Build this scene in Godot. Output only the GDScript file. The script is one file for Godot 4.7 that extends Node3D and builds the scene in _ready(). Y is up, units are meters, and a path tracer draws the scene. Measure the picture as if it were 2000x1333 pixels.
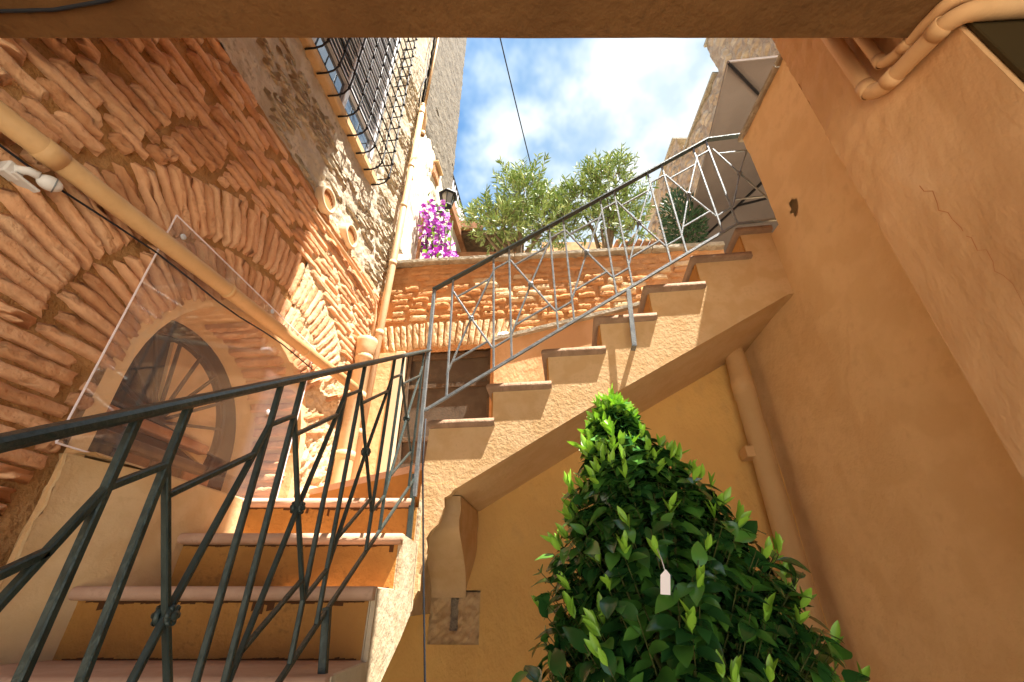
extends Node3D
# Courtyard staircase seen from below an archway. y up, metres.

const EYE := Vector3(0, 1.5, 0)
const PITCH := 30.4
const YAW := 0.12217                     # the court is turned 7 degrees against the camera
var e1 := Vector3(cos(YAW), 0, sin(YAW))   # along the back wall, to the right
var e2 := Vector3(sin(YAW), 0, -cos(YAW))  # along the left wall, away
var nl := Vector3(cos(YAW), 0, sin(YAW))   # out of the left wall
var nb := Vector3(-sin(YAW), 0, cos(YAW))  # out of the back wall
var L0 := Vector3(-1.33, 0, -1.5)
var S0 := Vector3(-0.37, 0, -2.07)
var B0 := L0 + e2 * 1.763
const UP := Vector3.UP
const RISE := 0.1775
var M := {}
var used := {}
var rng := RandomNumberGenerator.new()
var noise := FastNoiseLite.new()

func Lp(s: float, y: float, o := 0.0) -> Vector3: return L0 + e2 * s + UP * y + nl * o
func Sp(s: float, y: float, o := 0.0) -> Vector3: return S0 + e1 * s + UP * y + nb * o
func Bp(s: float, y: float, o := 0.0) -> Vector3: return B0 + e1 * s + UP * y + nb * o

func _ready():
	rng.seed = 20240; noise.seed = 7; noise.frequency = 1.0
	noise.fractal_type = FastNoiseLite.FRACTAL_NONE
	camera_and_light()
	materials()
	setting()
	left_house()
	garden_wall()
	staircase()
	right_side()
	arch_building()
	railings()
	pipes()
	wall_fittings()
	niche_glass()
	terrace_things()
	camellia()

# ---------------------------------------------------------------- camera, sky, sun
func camera_and_light():
	var cam := Camera3D.new(); cam.name = "camera"; add_child(cam)
	cam.position = EYE; cam.rotation_degrees = Vector3(PITCH, 0, 0)
	cam.fov = 74.9; cam.near = 0.05; cam.far = 400.0; cam.current = true
	var env := Environment.new()
	env.background_mode = Environment.BG_SKY
	var sky := Sky.new(); var pm := PanoramaSkyMaterial.new()
	pm.panorama = ImageTexture.create_from_image(sky_image()); pm.energy_multiplier = 0.54
	sky.sky_material = pm; env.sky = sky
	env.background_energy_multiplier = 1.0
	env.tonemap_mode = Environment.TONE_MAPPER_LINEAR
	env.tonemap_exposure = 3.8
	env.sdfgi_enabled = true; env.ssao_enabled = true; env.ssil_enabled = true
	var we := WorldEnvironment.new(); we.name = "world_environment"; we.environment = env; add_child(we)
	var sun := DirectionalLight3D.new(); sun.name = "sun"; add_child(sun)
	var s := Vector3(0.36, 1.0, 0.21).normalized()
	sun.look_at_from_position(Vector3.ZERO, -s, Vector3(0, 0, -1))
	sun.light_energy = 1.5; sun.light_color = Color(1.0, 0.97, 0.92)
	sun.light_angular_distance = 0.5; sun.shadow_enabled = true

func sky_image() -> Image:
	var w := 2048; var h := 1024
	var im := Image.create(w, h, false, Image.FORMAT_RGB8)
	var n := FastNoiseLite.new(); n.seed = 11; n.frequency = 1.0; n.fractal_type = FastNoiseLite.FRACTAL_FBM; n.fractal_octaves = 5; n.fractal_gain = 0.55
	for j in h:
		var el := (0.5 - (j + 0.5) / h) * PI
		for i in w:
			var az := ((i + 0.5) / w - 0.5) * TAU
			var d := Vector3(sin(az) * cos(el), sin(el), -cos(az) * cos(el))
			var y: float = max(d.y, 0.0)
			var low := Color(0.46, 0.62, 0.80); var high := Color(0.22, 0.42, 0.66)
			var c: Color = low.lerp(high, clamp(pow(y, 0.55) * 1.02, 0, 1))
			if d.y < 0: c = Color(0.45, 0.42, 0.38)
			else:
				var q := Vector2(d.x, d.z) / (y + 0.32)
				var a := n.get_noise_3d(q.x * 1.5 + 3.1, q.y * 1.5, 0.3)
				var b := n.get_noise_3d(q.x * 5.5, q.y * 5.5 + 9.0, 4.0)
				var bias: float = 0.62 * sin(-q.x * 4.2 + (q.y + 0.35) * 1.1 - 0.35)
				var t: float = smoothstep(-0.45, 0.62, a * 0.55 + b * 0.50 + bias - 0.10)
				var white := Color(0.79, 0.81, 0.815).lerp(Color(0.66, 0.715, 0.745), clamp(0.5 - b * 1.8, 0, 1))
				c = c.lerp(white, t)
			im.set_pixel(i, j, c)
	return im

# ---------------------------------------------------------------- materials
func nimg(sd: int, freq: float, oct: int, size := 512, type := FastNoiseLite.TYPE_SIMPLEX_SMOOTH) -> Image:
	var n := FastNoiseLite.new(); n.seed = sd; n.noise_type = type; n.frequency = freq; n.fractal_octaves = oct
	n.fractal_type = FastNoiseLite.FRACTAL_FBM
	return n.get_seamless_image(size, size)

var height_cache := {}
func normal_tex(key: String, sd: int, freq: float, oct: int, strength: float, type := FastNoiseLite.TYPE_SIMPLEX_SMOOTH) -> ImageTexture:
	if not height_cache.has(key):
		var nn := FastNoiseLite.new(); nn.seed = sd; nn.noise_type = type; nn.frequency = freq; nn.fractal_type = FastNoiseLite.FRACTAL_FBM
		nn.fractal_octaves = oct; nn.fractal_gain = 0.66; nn.fractal_lacunarity = 2.1
		var im := nn.get_seamless_image(512, 512)
		im.convert(Image.FORMAT_RGBA8)
		im.bump_map_to_normal_map(strength)
		height_cache[key] = ImageTexture.create_from_image(im)
	return height_cache[key]

# blend of three paints by two noises: blotches and fine grain
func paint_tex(sd: int, a: Color, b: Color, c: Color, f1 := 0.006, f2 := 0.05, amount := 0.5) -> ImageTexture:
	var n1 := nimg(sd, f1, 4); var n2 := nimg(sd + 1, f2, 3)
	a = faded(a); b = faded(b); c = faded(c)
	var im := Image.create(512, 512, false, Image.FORMAT_RGB8)
	for y in 512:
		for x in 512:
			var t: float = n1.get_pixel(x, y).r; var u: float = n2.get_pixel(x, y).r
			var col := a.lerp(b, smoothstep(0.35, 0.72, t))
			col = col.lerp(c, smoothstep(0.62, 0.95, u * 0.6 + (1.0 - t) * 0.45) * amount)
			im.set_pixel(x, y, col)
	return ImageTexture.create_from_image(im)

func mat(key: String, tex: Texture2D, tint: Color, rough: float, scale: float, nrm: Texture2D = null, ns := 1.0) -> StandardMaterial3D:
	var m := StandardMaterial3D.new()
	m.albedo_color = tint; m.roughness = rough
	if tex: m.albedo_texture = tex
	if nrm: m.normal_enabled = true; m.normal_texture = nrm; m.normal_scale = ns
	m.uv1_triplanar = true; m.uv1_world_triplanar = true; m.uv1_scale = Vector3.ONE * scale
	m.metallic_specular = 0.35
	M[key] = m
	return m

func faded(c: Color) -> Color:   # limewash: the paints are paler than they look in the orange light of the court
	return Color(c.r, c.g + max(0.0, c.r - c.g) * 0.36, c.b + max(0.0, c.r - c.b) * 0.25)

func sv(r: float, g: float, b: float) -> Color: return Color(r / 255.0, g / 255.0, b / 255.0)

func materials():
	var n_plaster := normal_tex("plaster", 3, 0.02, 6, 5.0)
	var n_rough := normal_tex("rough", 5, 0.022, 7, 9.0)
	var n_pit := normal_tex("pit", 9, 0.03, 7, 8.0)
	var n_fine := normal_tex("fine", 12, 0.05, 4, 3.0)
	var t_brick := paint_tex(21, sv(232, 154, 110), sv(218, 134, 90), sv(190, 110, 70), 0.006, 0.05, 0.6)
	mat("brick", t_brick, Color(1, 1, 1), 0.92, 2.2, n_rough, 0.9)
	mat("brick_dark", t_brick, Color(0.90, 0.86, 0.82), 0.92, 2.5, n_rough, 1.0)
	mat("brick_pale", t_brick, Color(1.0, 1.03, 1.05), 0.92, 2.0, n_rough, 0.9)
	mat("mortar", paint_tex(24, sv(186, 118, 64), sv(168, 100, 46), sv(128, 78, 38), 0.008, 0.05, 0.7), Color.WHITE, 0.95, 1.6, n_rough, 1.3)
	mat("rubble", paint_tex(26, sv(226, 188, 148), sv(210, 160, 112), sv(190, 140, 96), 0.01, 0.06, 0.6), Color.WHITE, 0.95, 2.0, n_rough, 1.3)
	mat("grey_render", paint_tex(31, sv(206, 186, 158), sv(184, 162, 134), sv(140, 122, 100), 0.008, 0.04, 0.8), Color.WHITE, 0.95, 1.0, n_rough, 0.7)
	mat("grey_brick", paint_tex(32, sv(206, 182, 150), sv(188, 162, 130), sv(150, 128, 102), 0.008, 0.04, 0.6), Color.WHITE, 0.95, 1.4, n_rough, 0.7)
	mat("shaded_render", paint_tex(35, sv(134, 120, 102), sv(116, 104, 90), sv(84, 76, 66), 0.008, 0.04, 0.8), Color.WHITE, 0.95, 1.0, n_rough, 0.8)  # grey render with shade mixed into its colour
	mat("white_plaster", paint_tex(33, sv(236, 222, 202), sv(222, 200, 172), sv(190, 160, 126), 0.008, 0.035, 0.55), Color.WHITE, 0.9, 1.0, n_rough, 0.4)
	mat("stucco", paint_tex(41, sv(228, 158, 104), sv(215, 143, 89), sv(238, 180, 132), 0.005, 0.012, 0.6), Color.WHITE, 0.88, 0.7, n_plaster, 0.35)
	mat("stucco_rough", paint_tex(43, sv(240, 180, 120), sv(233, 171, 111), sv(224, 160, 104), 0.005, 0.02, 0.5), Color.WHITE, 0.9, 1.3, n_rough, 0.28)
	mat("flight_plaster", paint_tex(45, sv(216, 164, 112), sv(208, 152, 98), sv(190, 138, 90), 0.005, 0.04, 0.4), Color.WHITE, 0.92, 2.2, n_pit, 0.32)
	mat("dado_plaster", paint_tex(47, sv(216, 166, 114), sv(208, 156, 102), sv(186, 134, 86), 0.006, 0.04, 0.4), Color.WHITE, 0.9, 1.8, n_plaster, 0.6)
	mat("grey_plaster", paint_tex(49, sv(206, 178, 142), sv(192, 160, 122), sv(168, 138, 102), 0.006, 0.04, 0.5), Color.WHITE, 0.92, 1.4, n_plaster, 0.6)
	mat("riser_paint", paint_tex(51, sv(180, 98, 22), sv(170, 90, 18), sv(124, 66, 18), 0.006, 0.05, 0.5), Color.WHITE, 0.6, 1.5, n_fine, 0.5)
	mat("under_plaster", paint_tex(53, sv(232, 160, 72), sv(226, 153, 69), sv(212, 143, 74), 0.005, 0.02, 0.5), Color.WHITE, 0.9, 0.8, n_plaster, 0.5)
	mat("terracotta", paint_tex(55, sv(206, 146, 118), sv(194, 130, 102), sv(160, 104, 80), 0.008, 0.05, 0.6), Color.WHITE, 0.55, 1.8, n_fine, 0.5)
	mat("tread_stone", paint_tex(56, sv(168, 122, 96), sv(146, 104, 80), sv(110, 80, 64), 0.01, 0.06, 0.7), Color.WHITE, 0.8, 1.8, n_rough, 0.6)
	mat("roof_tile", paint_tex(57, sv(196, 120, 78), sv(178, 100, 62), sv(130, 84, 58), 0.01, 0.05, 0.7), Color.WHITE, 0.9, 2.0, n_rough, 0.8)
	mat("coping_stone", paint_tex(59, sv(186, 172, 146), sv(160, 142, 116), sv(116, 102, 82), 0.01, 0.06, 0.7), Color.WHITE, 0.95, 1.8, n_rough, 1.0)
	mat("stone", paint_tex(61, sv(190, 156, 124), sv(166, 130, 100), sv(126, 100, 80), 0.012, 0.05, 0.7), Color.WHITE, 0.95, 0.5, n_rough, 1.4)
	mat("stone_pale", paint_tex(62, sv(206, 180, 150), sv(182, 152, 122), sv(140, 116, 94), 0.012, 0.05, 0.7), Color.WHITE, 0.95, 0.6, n_rough, 1.2)
	mat("garden_brick", paint_tex(63, sv(214, 132, 78), sv(204, 118, 62), sv(176, 100, 54), 0.008, 0.05, 0.6), Color.WHITE, 0.9, 2.4, n_rough, 0.9)
	mat("garden_brick_pale", paint_tex(65, sv(232, 186, 138), sv(222, 166, 112), sv(196, 138, 90), 0.008, 0.05, 0.5), Color.WHITE, 0.9, 2.4, n_rough, 0.9)
	mat("beam_paint", paint_tex(67, sv(116, 62, 24), sv(106, 55, 20), sv(82, 43, 17), 0.004, 0.05, 0.5), Color.WHITE, 0.8, 0.9, n_fine, 0.5)
	mat("pipe_paint", paint_tex(69, sv(212, 150, 94), sv(202, 138, 82), sv(176, 114, 68), 0.004, 0.04, 0.3), Color.WHITE, 0.5, 1.4, n_fine, 0.25)
	mat("pipe_cream", paint_tex(71, sv(222, 172, 126), sv(212, 158, 110), sv(188, 134, 90), 0.004, 0.04, 0.4), Color.WHITE, 0.5, 1.4, n_fine, 0.25)
	mat("cream_paint", null, sv(232, 206, 170), 0.6, 1.0)
	mat("vent_clay", null, sv(206, 140, 84), 0.8, 1.0)
	M.stucco.uv1_scale = Vector3(0.8, 0.4, 0.8); M.under_plaster.uv1_scale = Vector3(0.9, 0.5, 0.9)
	var iron := mat("iron", paint_tex(73, sv(54, 66, 63), sv(43, 53, 51), sv(82, 86, 80), 0.01, 0.08, 0.5), Color.WHITE, 0.42, 3.0, n_fine, 0.5)
	iron.metallic = 0.25; iron.metallic_specular = 0.5
	var iron2 := mat("iron_grey", paint_tex(75, sv(132, 140, 144), sv(114, 121, 126), sv(146, 146, 142), 0.01, 0.08, 0.5), Color.WHITE, 0.45, 3.0, n_fine, 0.5)
	iron2.metallic = 0.25; iron2.metallic_specular = 0.5
	var iron3 := mat("iron_black", paint_tex(77, sv(48, 46, 48), sv(38, 37, 40), sv(70, 62, 56), 0.01, 0.08, 0.5), Color.WHITE, 0.5, 3.0, n_fine, 0.6)
	iron3.metallic = 0.2
	mat("wood_dark", paint_tex(79, sv(104, 72, 48), sv(84, 58, 40), sv(60, 42, 32), 0.01, 0.06, 0.6), Color.WHITE, 0.7, 1.5, n_fine, 0.6)
	mat("wood_red", paint_tex(81, sv(170, 96, 58), sv(150, 80, 48), sv(112, 62, 40), 0.01, 0.06, 0.6), Color.WHITE, 0.75, 1.5, n_fine, 0.6)
	mat("screen", paint_tex(83, sv(98, 76, 58), sv(88, 66, 50), sv(74, 56, 44), 0.005, 0.06, 0.5), Color.WHITE, 0.7, 2.0, n_fine, 0.4)
	mat("dark_inside", null, sv(38, 30, 24), 0.9, 1.0)
	mat("window_white", null, sv(214, 216, 220), 0.4, 1.0)
	mat("lamp_white", null, sv(226, 224, 222), 0.3, 1.0)
	mat("canvas", paint_tex(85, sv(138, 121, 114), sv(132, 115, 108), sv(124, 108, 102), 0.004, 0.2, 0.3), Color.WHITE, 0.95, 1.0, n_fine, 0.3)
	M.canvas.backlight_enabled = true; M.canvas.backlight = Color(0.12, 0.10, 0.095)
	mat("cable_black", null, sv(40, 42, 48), 0.6, 1.0)
	mat("white_metal", null, sv(216, 218, 226), 0.4, 1.0)
	mat("paper", null, sv(240, 232, 232), 0.7, 1.0)
	mat("bark", paint_tex(87, sv(140, 112, 82), sv(116, 92, 68), sv(84, 66, 50), 0.01, 0.06, 0.7), Color.WHITE, 0.9, 3.0, n_rough, 1.0)
	mat("stem_green", null, sv(78, 82, 40), 0.7, 1.0)
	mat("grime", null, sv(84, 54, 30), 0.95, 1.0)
	mat("crack", null, sv(200, 130, 82), 0.95, 1.0)
	mat("passage_shade", null, sv(62, 48, 22), 0.9, 1.0)  # gloom of the archway put into one dark olive colour
	mat("stained_plaster", paint_tex(54, sv(184, 134, 84), sv(168, 120, 74), sv(140, 98, 60), 0.01, 0.05, 0.6), Color.WHITE, 0.95, 1.2, n_plaster, 0.6)
	mat("soil", null, sv(70, 52, 38), 1.0, 1.0)
	mat("ground", paint_tex(89, sv(202, 188, 166), sv(190, 174, 150), sv(166, 150, 128), 0.008, 0.05, 0.6), Color.WHITE, 0.9, 0.7, n_rough, 0.6)
	for a in [["leaf_dark", sv(44, 84, 38), 0.22, Color(0.05, 0.12, 0.02)], ["leaf_mid", sv(78, 126, 48), 0.30, Color(0.10, 0.2, 0.03)], ["leaf_new", sv(140, 186, 62), 0.34, Color(0.35, 0.5, 0.08)], ["olive_leaf", sv(120, 146, 76), 0.5, Color(0.22, 0.25, 0.10)], ["olive_pale", sv(172, 190, 122), 0.55, Color(0.28, 0.30, 0.16)], ["shrub_leaf", sv(62, 96, 62), 0.5, Color(0.08, 0.14, 0.05)], ["petal", sv(190, 60, 208), 0.6, Color(0.4, 0.08, 0.45)], ["petal_pale", sv(216, 130, 232), 0.6, Color(0.45, 0.2, 0.5)]]:
		var m := StandardMaterial3D.new(); m.albedo_color = a[1]; m.roughness = a[2]; m.metallic_specular = 0.5
		m.backlight_enabled = true; m.backlight = a[3]; m.cull_mode = BaseMaterial3D.CULL_DISABLED
		M[a[0]] = m
	var g := StandardMaterial3D.new(); g.transparency = BaseMaterial3D.TRANSPARENCY_ALPHA
	g.albedo_color = Color(0.97, 0.93, 0.93, 0.045); g.roughness = 0.03; g.metallic_specular = 0.5; M["clear_glass"] = g
	var p := StandardMaterial3D.new(); p.albedo_color = sv(120, 130, 142); p.roughness = 0.04; p.metallic = 0.75; M["pane"] = p
	var ed := StandardMaterial3D.new(); ed.albedo_color = sv(252, 240, 244); ed.roughness = 0.3; M["glass_edge"] = ed
	var lg := StandardMaterial3D.new(); lg.albedo_color = Color(0.75, 0.72, 0.66, 0.5); lg.transparency = BaseMaterial3D.TRANSPARENCY_ALPHA; lg.roughness = 0.2; M["lantern_glass"] = lg

# ---------------------------------------------------------------- naming and building helpers
func numbered(n: String) -> String:
	if not used.has(n): used[n] = 0; return n
	used[n] += 1
	return "%s_%03d" % [n, used[n]]

func thing(n: String, label: String, cat: String, at: Vector3, group := "") -> Node3D:
	var o := Node3D.new(); o.name = numbered(n); add_child(o, true); o.position = at
	o.set_meta("label", label); o.set_meta("category", cat)
	if group != "": o.set_meta("group", group)
	return o

func stb(smooth := false) -> SurfaceTool:
	var st := SurfaceTool.new(); st.begin(Mesh.PRIMITIVE_TRIANGLES); st.set_smooth_group(0 if smooth else -1)
	return st

# commits world-space geometry as one named part; the parent's position is taken off again
func put(n: String, st: SurfaceTool, m, parent: Node3D, kind := "") -> MeshInstance3D:
	st.generate_normals()
	var o := MeshInstance3D.new(); o.mesh = st.commit(); o.material_override = M[m] if m is String else m
	o.name = n; parent.add_child(o, true)
	var q: Node = parent; var off := Vector3.ZERO
	while q is Node3D and q != self: off += q.position; q = q.get_parent()
	o.position = -off
	if kind != "": o.set_meta("kind", kind)
	return o

func inst(n: String, mesh: Mesh, m, xf: Transform3D, parent: Node3D) -> MeshInstance3D:
	var o := MeshInstance3D.new(); o.mesh = mesh; o.material_override = M[m] if m is String else m
	o.name = n; parent.add_child(o, true)
	xf.origin -= parent.position; o.transform = xf
	return o

func tri(st, a, b, c): st.add_vertex(a); st.add_vertex(c); st.add_vertex(b)   # given counterclockwise
func quad(st, a, b, c, d): tri(st, a, b, c); tri(st, a, c, d)

func obox(st, c: Vector3, x: Vector3, y: Vector3, z: Vector3, bev := 0.0):   # half axes, right-handed
	if x.cross(y).dot(z) < 0: z = -z
	var bx := x.normalized() * bev; var by := y.normalized() * bev; var bz := z.normalized() * bev
	if bev <= 0.0:
		for s in [1, -1]:
			var t: float = s
			quad(st, c + x * t - y * t - z, c + x * t + y * t - z, c + x * t + y * t + z, c + x * t - y * t + z)
			quad(st, c + y * t - z * t - x, c + y * t + z * t - x, c + y * t + z * t + x, c + y * t - z * t + x)
			quad(st, c + z * t - x * t - y, c + z * t + x * t - y, c + z * t + x * t + y, c + z * t - x * t + y)
		return
	var ax := [x, y, z]; var bs := [bx, by, bz]
	var P = func(sx: float, sy: float, sz: float, k: int) -> Vector3:
		var q: Vector3 = c + x * sx + y * sy + z * sz
		if k != 0: q -= bx * sx
		if k != 1: q -= by * sy
		if k != 2: q -= bz * sz
		return q
	for k in 3:
		for s in [1.0, -1.0]:
			var sg := []
			for w in [[-1, -1], [1, -1], [1, 1], [-1, 1]]:
				var t3 := [0.0, 0.0, 0.0]; t3[k] = s; t3[(k + 1) % 3] = w[0] * s; t3[(k + 2) % 3] = w[1]
				sg.append(P.call(t3[0], t3[1], t3[2], k))
			quad(st, sg[0], sg[1], sg[2], sg[3])
	for k in 3:   # edges along axis k
		for w in [[1, 1], [-1, 1], [-1, -1], [1, -1]]:
			var i := (k + 1) % 3; var j := (k + 2) % 3
			var lo := [0.0, 0.0, 0.0]; lo[i] = w[0]; lo[j] = w[1]
			var hi := lo.duplicate(); lo[k] = -1.0; hi[k] = 1.0
			var a: Vector3 = P.call(lo[0], lo[1], lo[2], i); var b: Vector3 = P.call(lo[0], lo[1], lo[2], j)
			var a2: Vector3 = P.call(hi[0], hi[1], hi[2], i); var b2: Vector3 = P.call(hi[0], hi[1], hi[2], j)
			if w[0] * w[1] > 0: quad(st, a, b, b2, a2)
			else: quad(st, b, a, a2, b2)
	for sx in [1.0, -1.0]:
		for sy in [1.0, -1.0]:
			for sz in [1.0, -1.0]:
				if sx * sy * sz > 0: tri(st, P.call(sx, sy, sz, 0), P.call(sx, sy, sz, 1), P.call(sx, sy, sz, 2))
				else: tri(st, P.call(sx, sy, sz, 0), P.call(sx, sy, sz, 2), P.call(sx, sy, sz, 1))

func abox(st, a: Vector3, b: Vector3, bev := 0.0):
	obox(st, (a + b) / 2, Vector3(abs(b.x - a.x) / 2, 0, 0), Vector3(0, abs(b.y - a.y) / 2, 0), Vector3(0, 0, abs(b.z - a.z) / 2), bev)

# square bar from a to b; wide measured along side, high across it
func bar(st, a: Vector3, b: Vector3, wide: float, high: float, side: Vector3, bev := 0.0015):
	var d := b - a; var t := d.normalized(); var sd := (side - t * side.dot(t)).normalized()
	obox(st, (a + b) / 2, d / 2, sd * wide / 2, t.cross(sd) * high / 2, bev)

func ring(c: Vector3, u: Vector3, v: Vector3, r: float, k: int) -> Array:
	var o := []
	for i in k: o.append(c + u * cos(TAU * i / k) * r + v * sin(TAU * i / k) * r)
	return o

func tube(st, pts: Array, r, sides := 10, cap := true):
	var rs := []; var prev := []
	var t: Vector3 = (pts[1] - pts[0]).normalized()
	var u := t.cross(UP if abs(t.y) < 0.9 else Vector3.RIGHT).normalized()
	for i in pts.size():
		var d: Vector3 = (pts[min(i + 1, pts.size() - 1)] - pts[max(i - 1, 0)])
		if d.length() > 1e-6: t = d.normalized()
		u = (u - t * u.dot(t)).normalized(); var v := t.cross(u)
		var rr: float = r[i] if r is Array else r
		var g := ring(pts[i], u, v, rr, sides)
		if i > 0:
			for k in sides: quad(st, prev[k], prev[(k + 1) % sides], g[(k + 1) % sides], g[k])
		if cap and i == 0:
			for k in sides: tri(st, pts[0], g[(k + 1) % sides], g[k])
		if cap and i == pts.size() - 1:
			for k in sides: tri(st, pts[i], g[k], g[(k + 1) % sides])
		prev = g

# revolved profile: [r, along] pairs about axis through c
func lathe(st, c: Vector3, axis: Vector3, prof: Array, sides := 16):
	var u := axis.cross(UP if abs(axis.y) < 0.9 else Vector3.RIGHT).normalized(); var v := axis.cross(u)
	for i in prof.size() - 1:
		for k in sides:
			var a0 := TAU * k / sides; var a1 := TAU * (k + 1) / sides
			var d0 := u * cos(a0) + v * sin(a0); var d1 := u * cos(a1) + v * sin(a1)
			var p: Array = prof[i]; var q: Array = prof[i + 1]
			quad(st, c + axis * p[1] + d0 * p[0], c + axis * p[1] + d1 * p[0], c + axis * q[1] + d1 * q[0], c + axis * q[1] + d0 * q[0])

# flat polygon (counterclockwise seen from +n) given as callables' points, thickened from o0 (back) to o1 (front)
func slab(st, poly: PackedVector2Array, P: Callable, o0: float, o1: float):
	var pl := poly
	if not Geometry2D.is_polygon_clockwise(pl): pass
	else: pl = pl.duplicate(); pl.reverse()
	# Geometry2D counts clockwise with y down: with y up a "clockwise" result is turned round below by area
	var ar := 0.0
	for i in pl.size(): ar += pl[i].cross(pl[(i + 1) % pl.size()])
	if ar < 0: pl = pl.duplicate(); pl.reverse()
	var ix := Geometry2D.triangulate_polygon(pl)
	for i in range(0, ix.size(), 3):
		var a := pl[ix[i]]; var b := pl[ix[i + 1]]; var c := pl[ix[i + 2]]
		if (b - a).cross(c - a) < 0: var s := b; b = c; c = s
		tri(st, P.call(a.x, a.y, o1), P.call(b.x, b.y, o1), P.call(c.x, c.y, o1))
		tri(st, P.call(a.x, a.y, o0), P.call(c.x, c.y, o0), P.call(b.x, b.y, o0))
	for i in pl.size():
		var a := pl[i]; var b := pl[(i + 1) % pl.size()]
		quad(st, P.call(a.x, a.y, o0), P.call(b.x, b.y, o0), P.call(b.x, b.y, o1), P.call(a.x, a.y, o1))

# wall skin on a grid, displaced by disp(s, y) and with holes where skip(s, y)
func skin(P: Callable, s0: float, s1: float, y0: float, y1: float, step: float, disp: Callable, skip: Callable) -> SurfaceTool:
	var nx := int(ceil((s1 - s0) / step)); var ny := int(ceil((y1 - y0) / step))
	var st := SurfaceTool.new(); st.begin(Mesh.PRIMITIVE_TRIANGLES); st.set_smooth_group(0)
	for j in ny + 1:
		for i in nx + 1:
			var s := s0 + (s1 - s0) * i / nx; var y := y0 + (y1 - y0) * j / ny
			st.add_vertex(P.call(s, y, disp.call(s, y)))
	for j in ny:
		for i in nx:
			if skip.call(s0 + (s1 - s0) * (i + 0.5) / nx, y0 + (y1 - y0) * (j + 0.5) / ny): continue
			var a := j * (nx + 1) + i; var b := a + 1; var c := a + nx + 1; var d := c + 1
			for k in [a, c, d, a, d, b]: st.add_index(k)
	return st

func fbm(x: float, y: float, z := 0.0) -> float:
	return noise.get_noise_3d(x, y, z) * 0.6 + noise.get_noise_3d(x * 2.1, y * 2.1, z + 5.0) * 0.3 + noise.get_noise_3d(x * 4.3, y * 4.3, z + 9.0) * 0.18

# weathered brick: 1 long, 1 high, 1 deep, open at the back
var brick_meshes := []
func make_bricks():
	for v in 18:
		var st := stb(true)
		var nx := 9; var ny := 5
		var ys := [-0.5, -0.47, -0.2, 0.18, 0.46, 0.5]
		var o := Vector3(rng.randf() * 60, rng.randf() * 60, rng.randf() * 60)
		var chip := rng.randf_range(-0.4, 0.4); var chip2 := rng.randf_range(0.1, 0.5) * (1 if rng.randf() < 0.5 else -1)
		var P = func(i: int, j: int) -> Vector3:
			var x := float(i) / nx - 0.5; var y: float = ys[j]
			var edge := i == 0 or j == 0 or i == nx or j == ny
			var xe := x + (0.035 * noise.get_noise_3d(y * 5.0 + o.x, o.y, o.z))
			var ye := y * (1.0 + 0.07 * noise.get_noise_3d(x * 7.0 + o.y, sign(y) * 3.0, o.x) + 0.10 * noise.get_noise_3d(x * 19.0 + o.z, sign(y) * 5.0, o.x)) + 0.0 * noise.get_noise_3d(x * 2.2 + o.z, 1.0, o.y)
			if edge: return Vector3(xe, ye, -0.7)
			var z := 1.0 - 0.16 * pow(abs(y) * 2.0, 8.0) - 0.2 * pow(abs(x) * 2.0, 12.0)
			z += 0.24 * noise.get_noise_3d(x * 6.0 + o.x, y * 1.6 + o.y, o.z) + 0.26 * noise.get_noise_3d(x * 17.0 + o.y, y * 5.0, o.x)
			var d := Vector2((x - chip) * 6.0, (y - chip2) * 2.2).length()
			z -= 0.7 * smoothstep(0.8, 0.1, d)
			return Vector3(xe, ye, z)
		for i in nx:
			for j in ny: quad(st, P.call(i, j), P.call(i + 1, j), P.call(i + 1, j + 1), P.call(i, j + 1))
		st.generate_normals()
		brick_meshes.append(st.commit())

# project for picking which pieces show largest
func seen(p: Vector3) -> float:
	var q := p - EYE; var a := deg_to_rad(PITCH)
	var zc := q.y * sin(a) - q.z * cos(a)
	if zc < 0.15: return 0.0
	var u := q.x / zc * 870.0; var w := (q.y * cos(a) + q.z * sin(a)) / zc * 870.0
	if abs(u) > 1030 or w < -690 or w > 605: return 0.0
	return 1.0 / zc

# pieces: [Transform3D, mesh, material]; the 300 that show largest become parts, the rest one part per material
func lay(pieces: Array, called: String, rest: String, parent: Node3D, most := 300):
	for p in pieces: p.append(seen(p[0].origin))
	pieces.sort_custom(func(a, b): return a[3] > b[3])
	var left := {}
	for i in pieces.size():
		var p: Array = pieces[i]
		if i < most and p[3] > 0.0: inst(called, p[1], p[2], p[0], parent)
		else:
			if not left.has(p[2]): left[p[2]] = SurfaceTool.new(); left[p[2]].begin(Mesh.PRIMITIVE_TRIANGLES)
			left[p[2]].append_from(p[1], 0, p[0])
	for k in left:
		var o := MeshInstance3D.new(); o.mesh = left[k].commit(); o.material_override = M[k]; o.name = rest
		parent.add_child(o, true); o.position = -parent.position; o.set_meta("kind", "stuff")

func piece(P: Callable, eu: Vector3, n: Vector3, s: float, y: float, o: float, ang: float, len: float, hi: float, deep: float, tilt := 0.0) -> Transform3D:
	var x := eu * cos(ang) + UP * sin(ang); var v := -eu * sin(ang) + UP * cos(ang)
	var z := (n + v * tilt).normalized()
	var c: Vector3 = P.call(s, y, o)
	return Transform3D(Basis(x * len, v * hi, z * deep), c)

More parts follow.
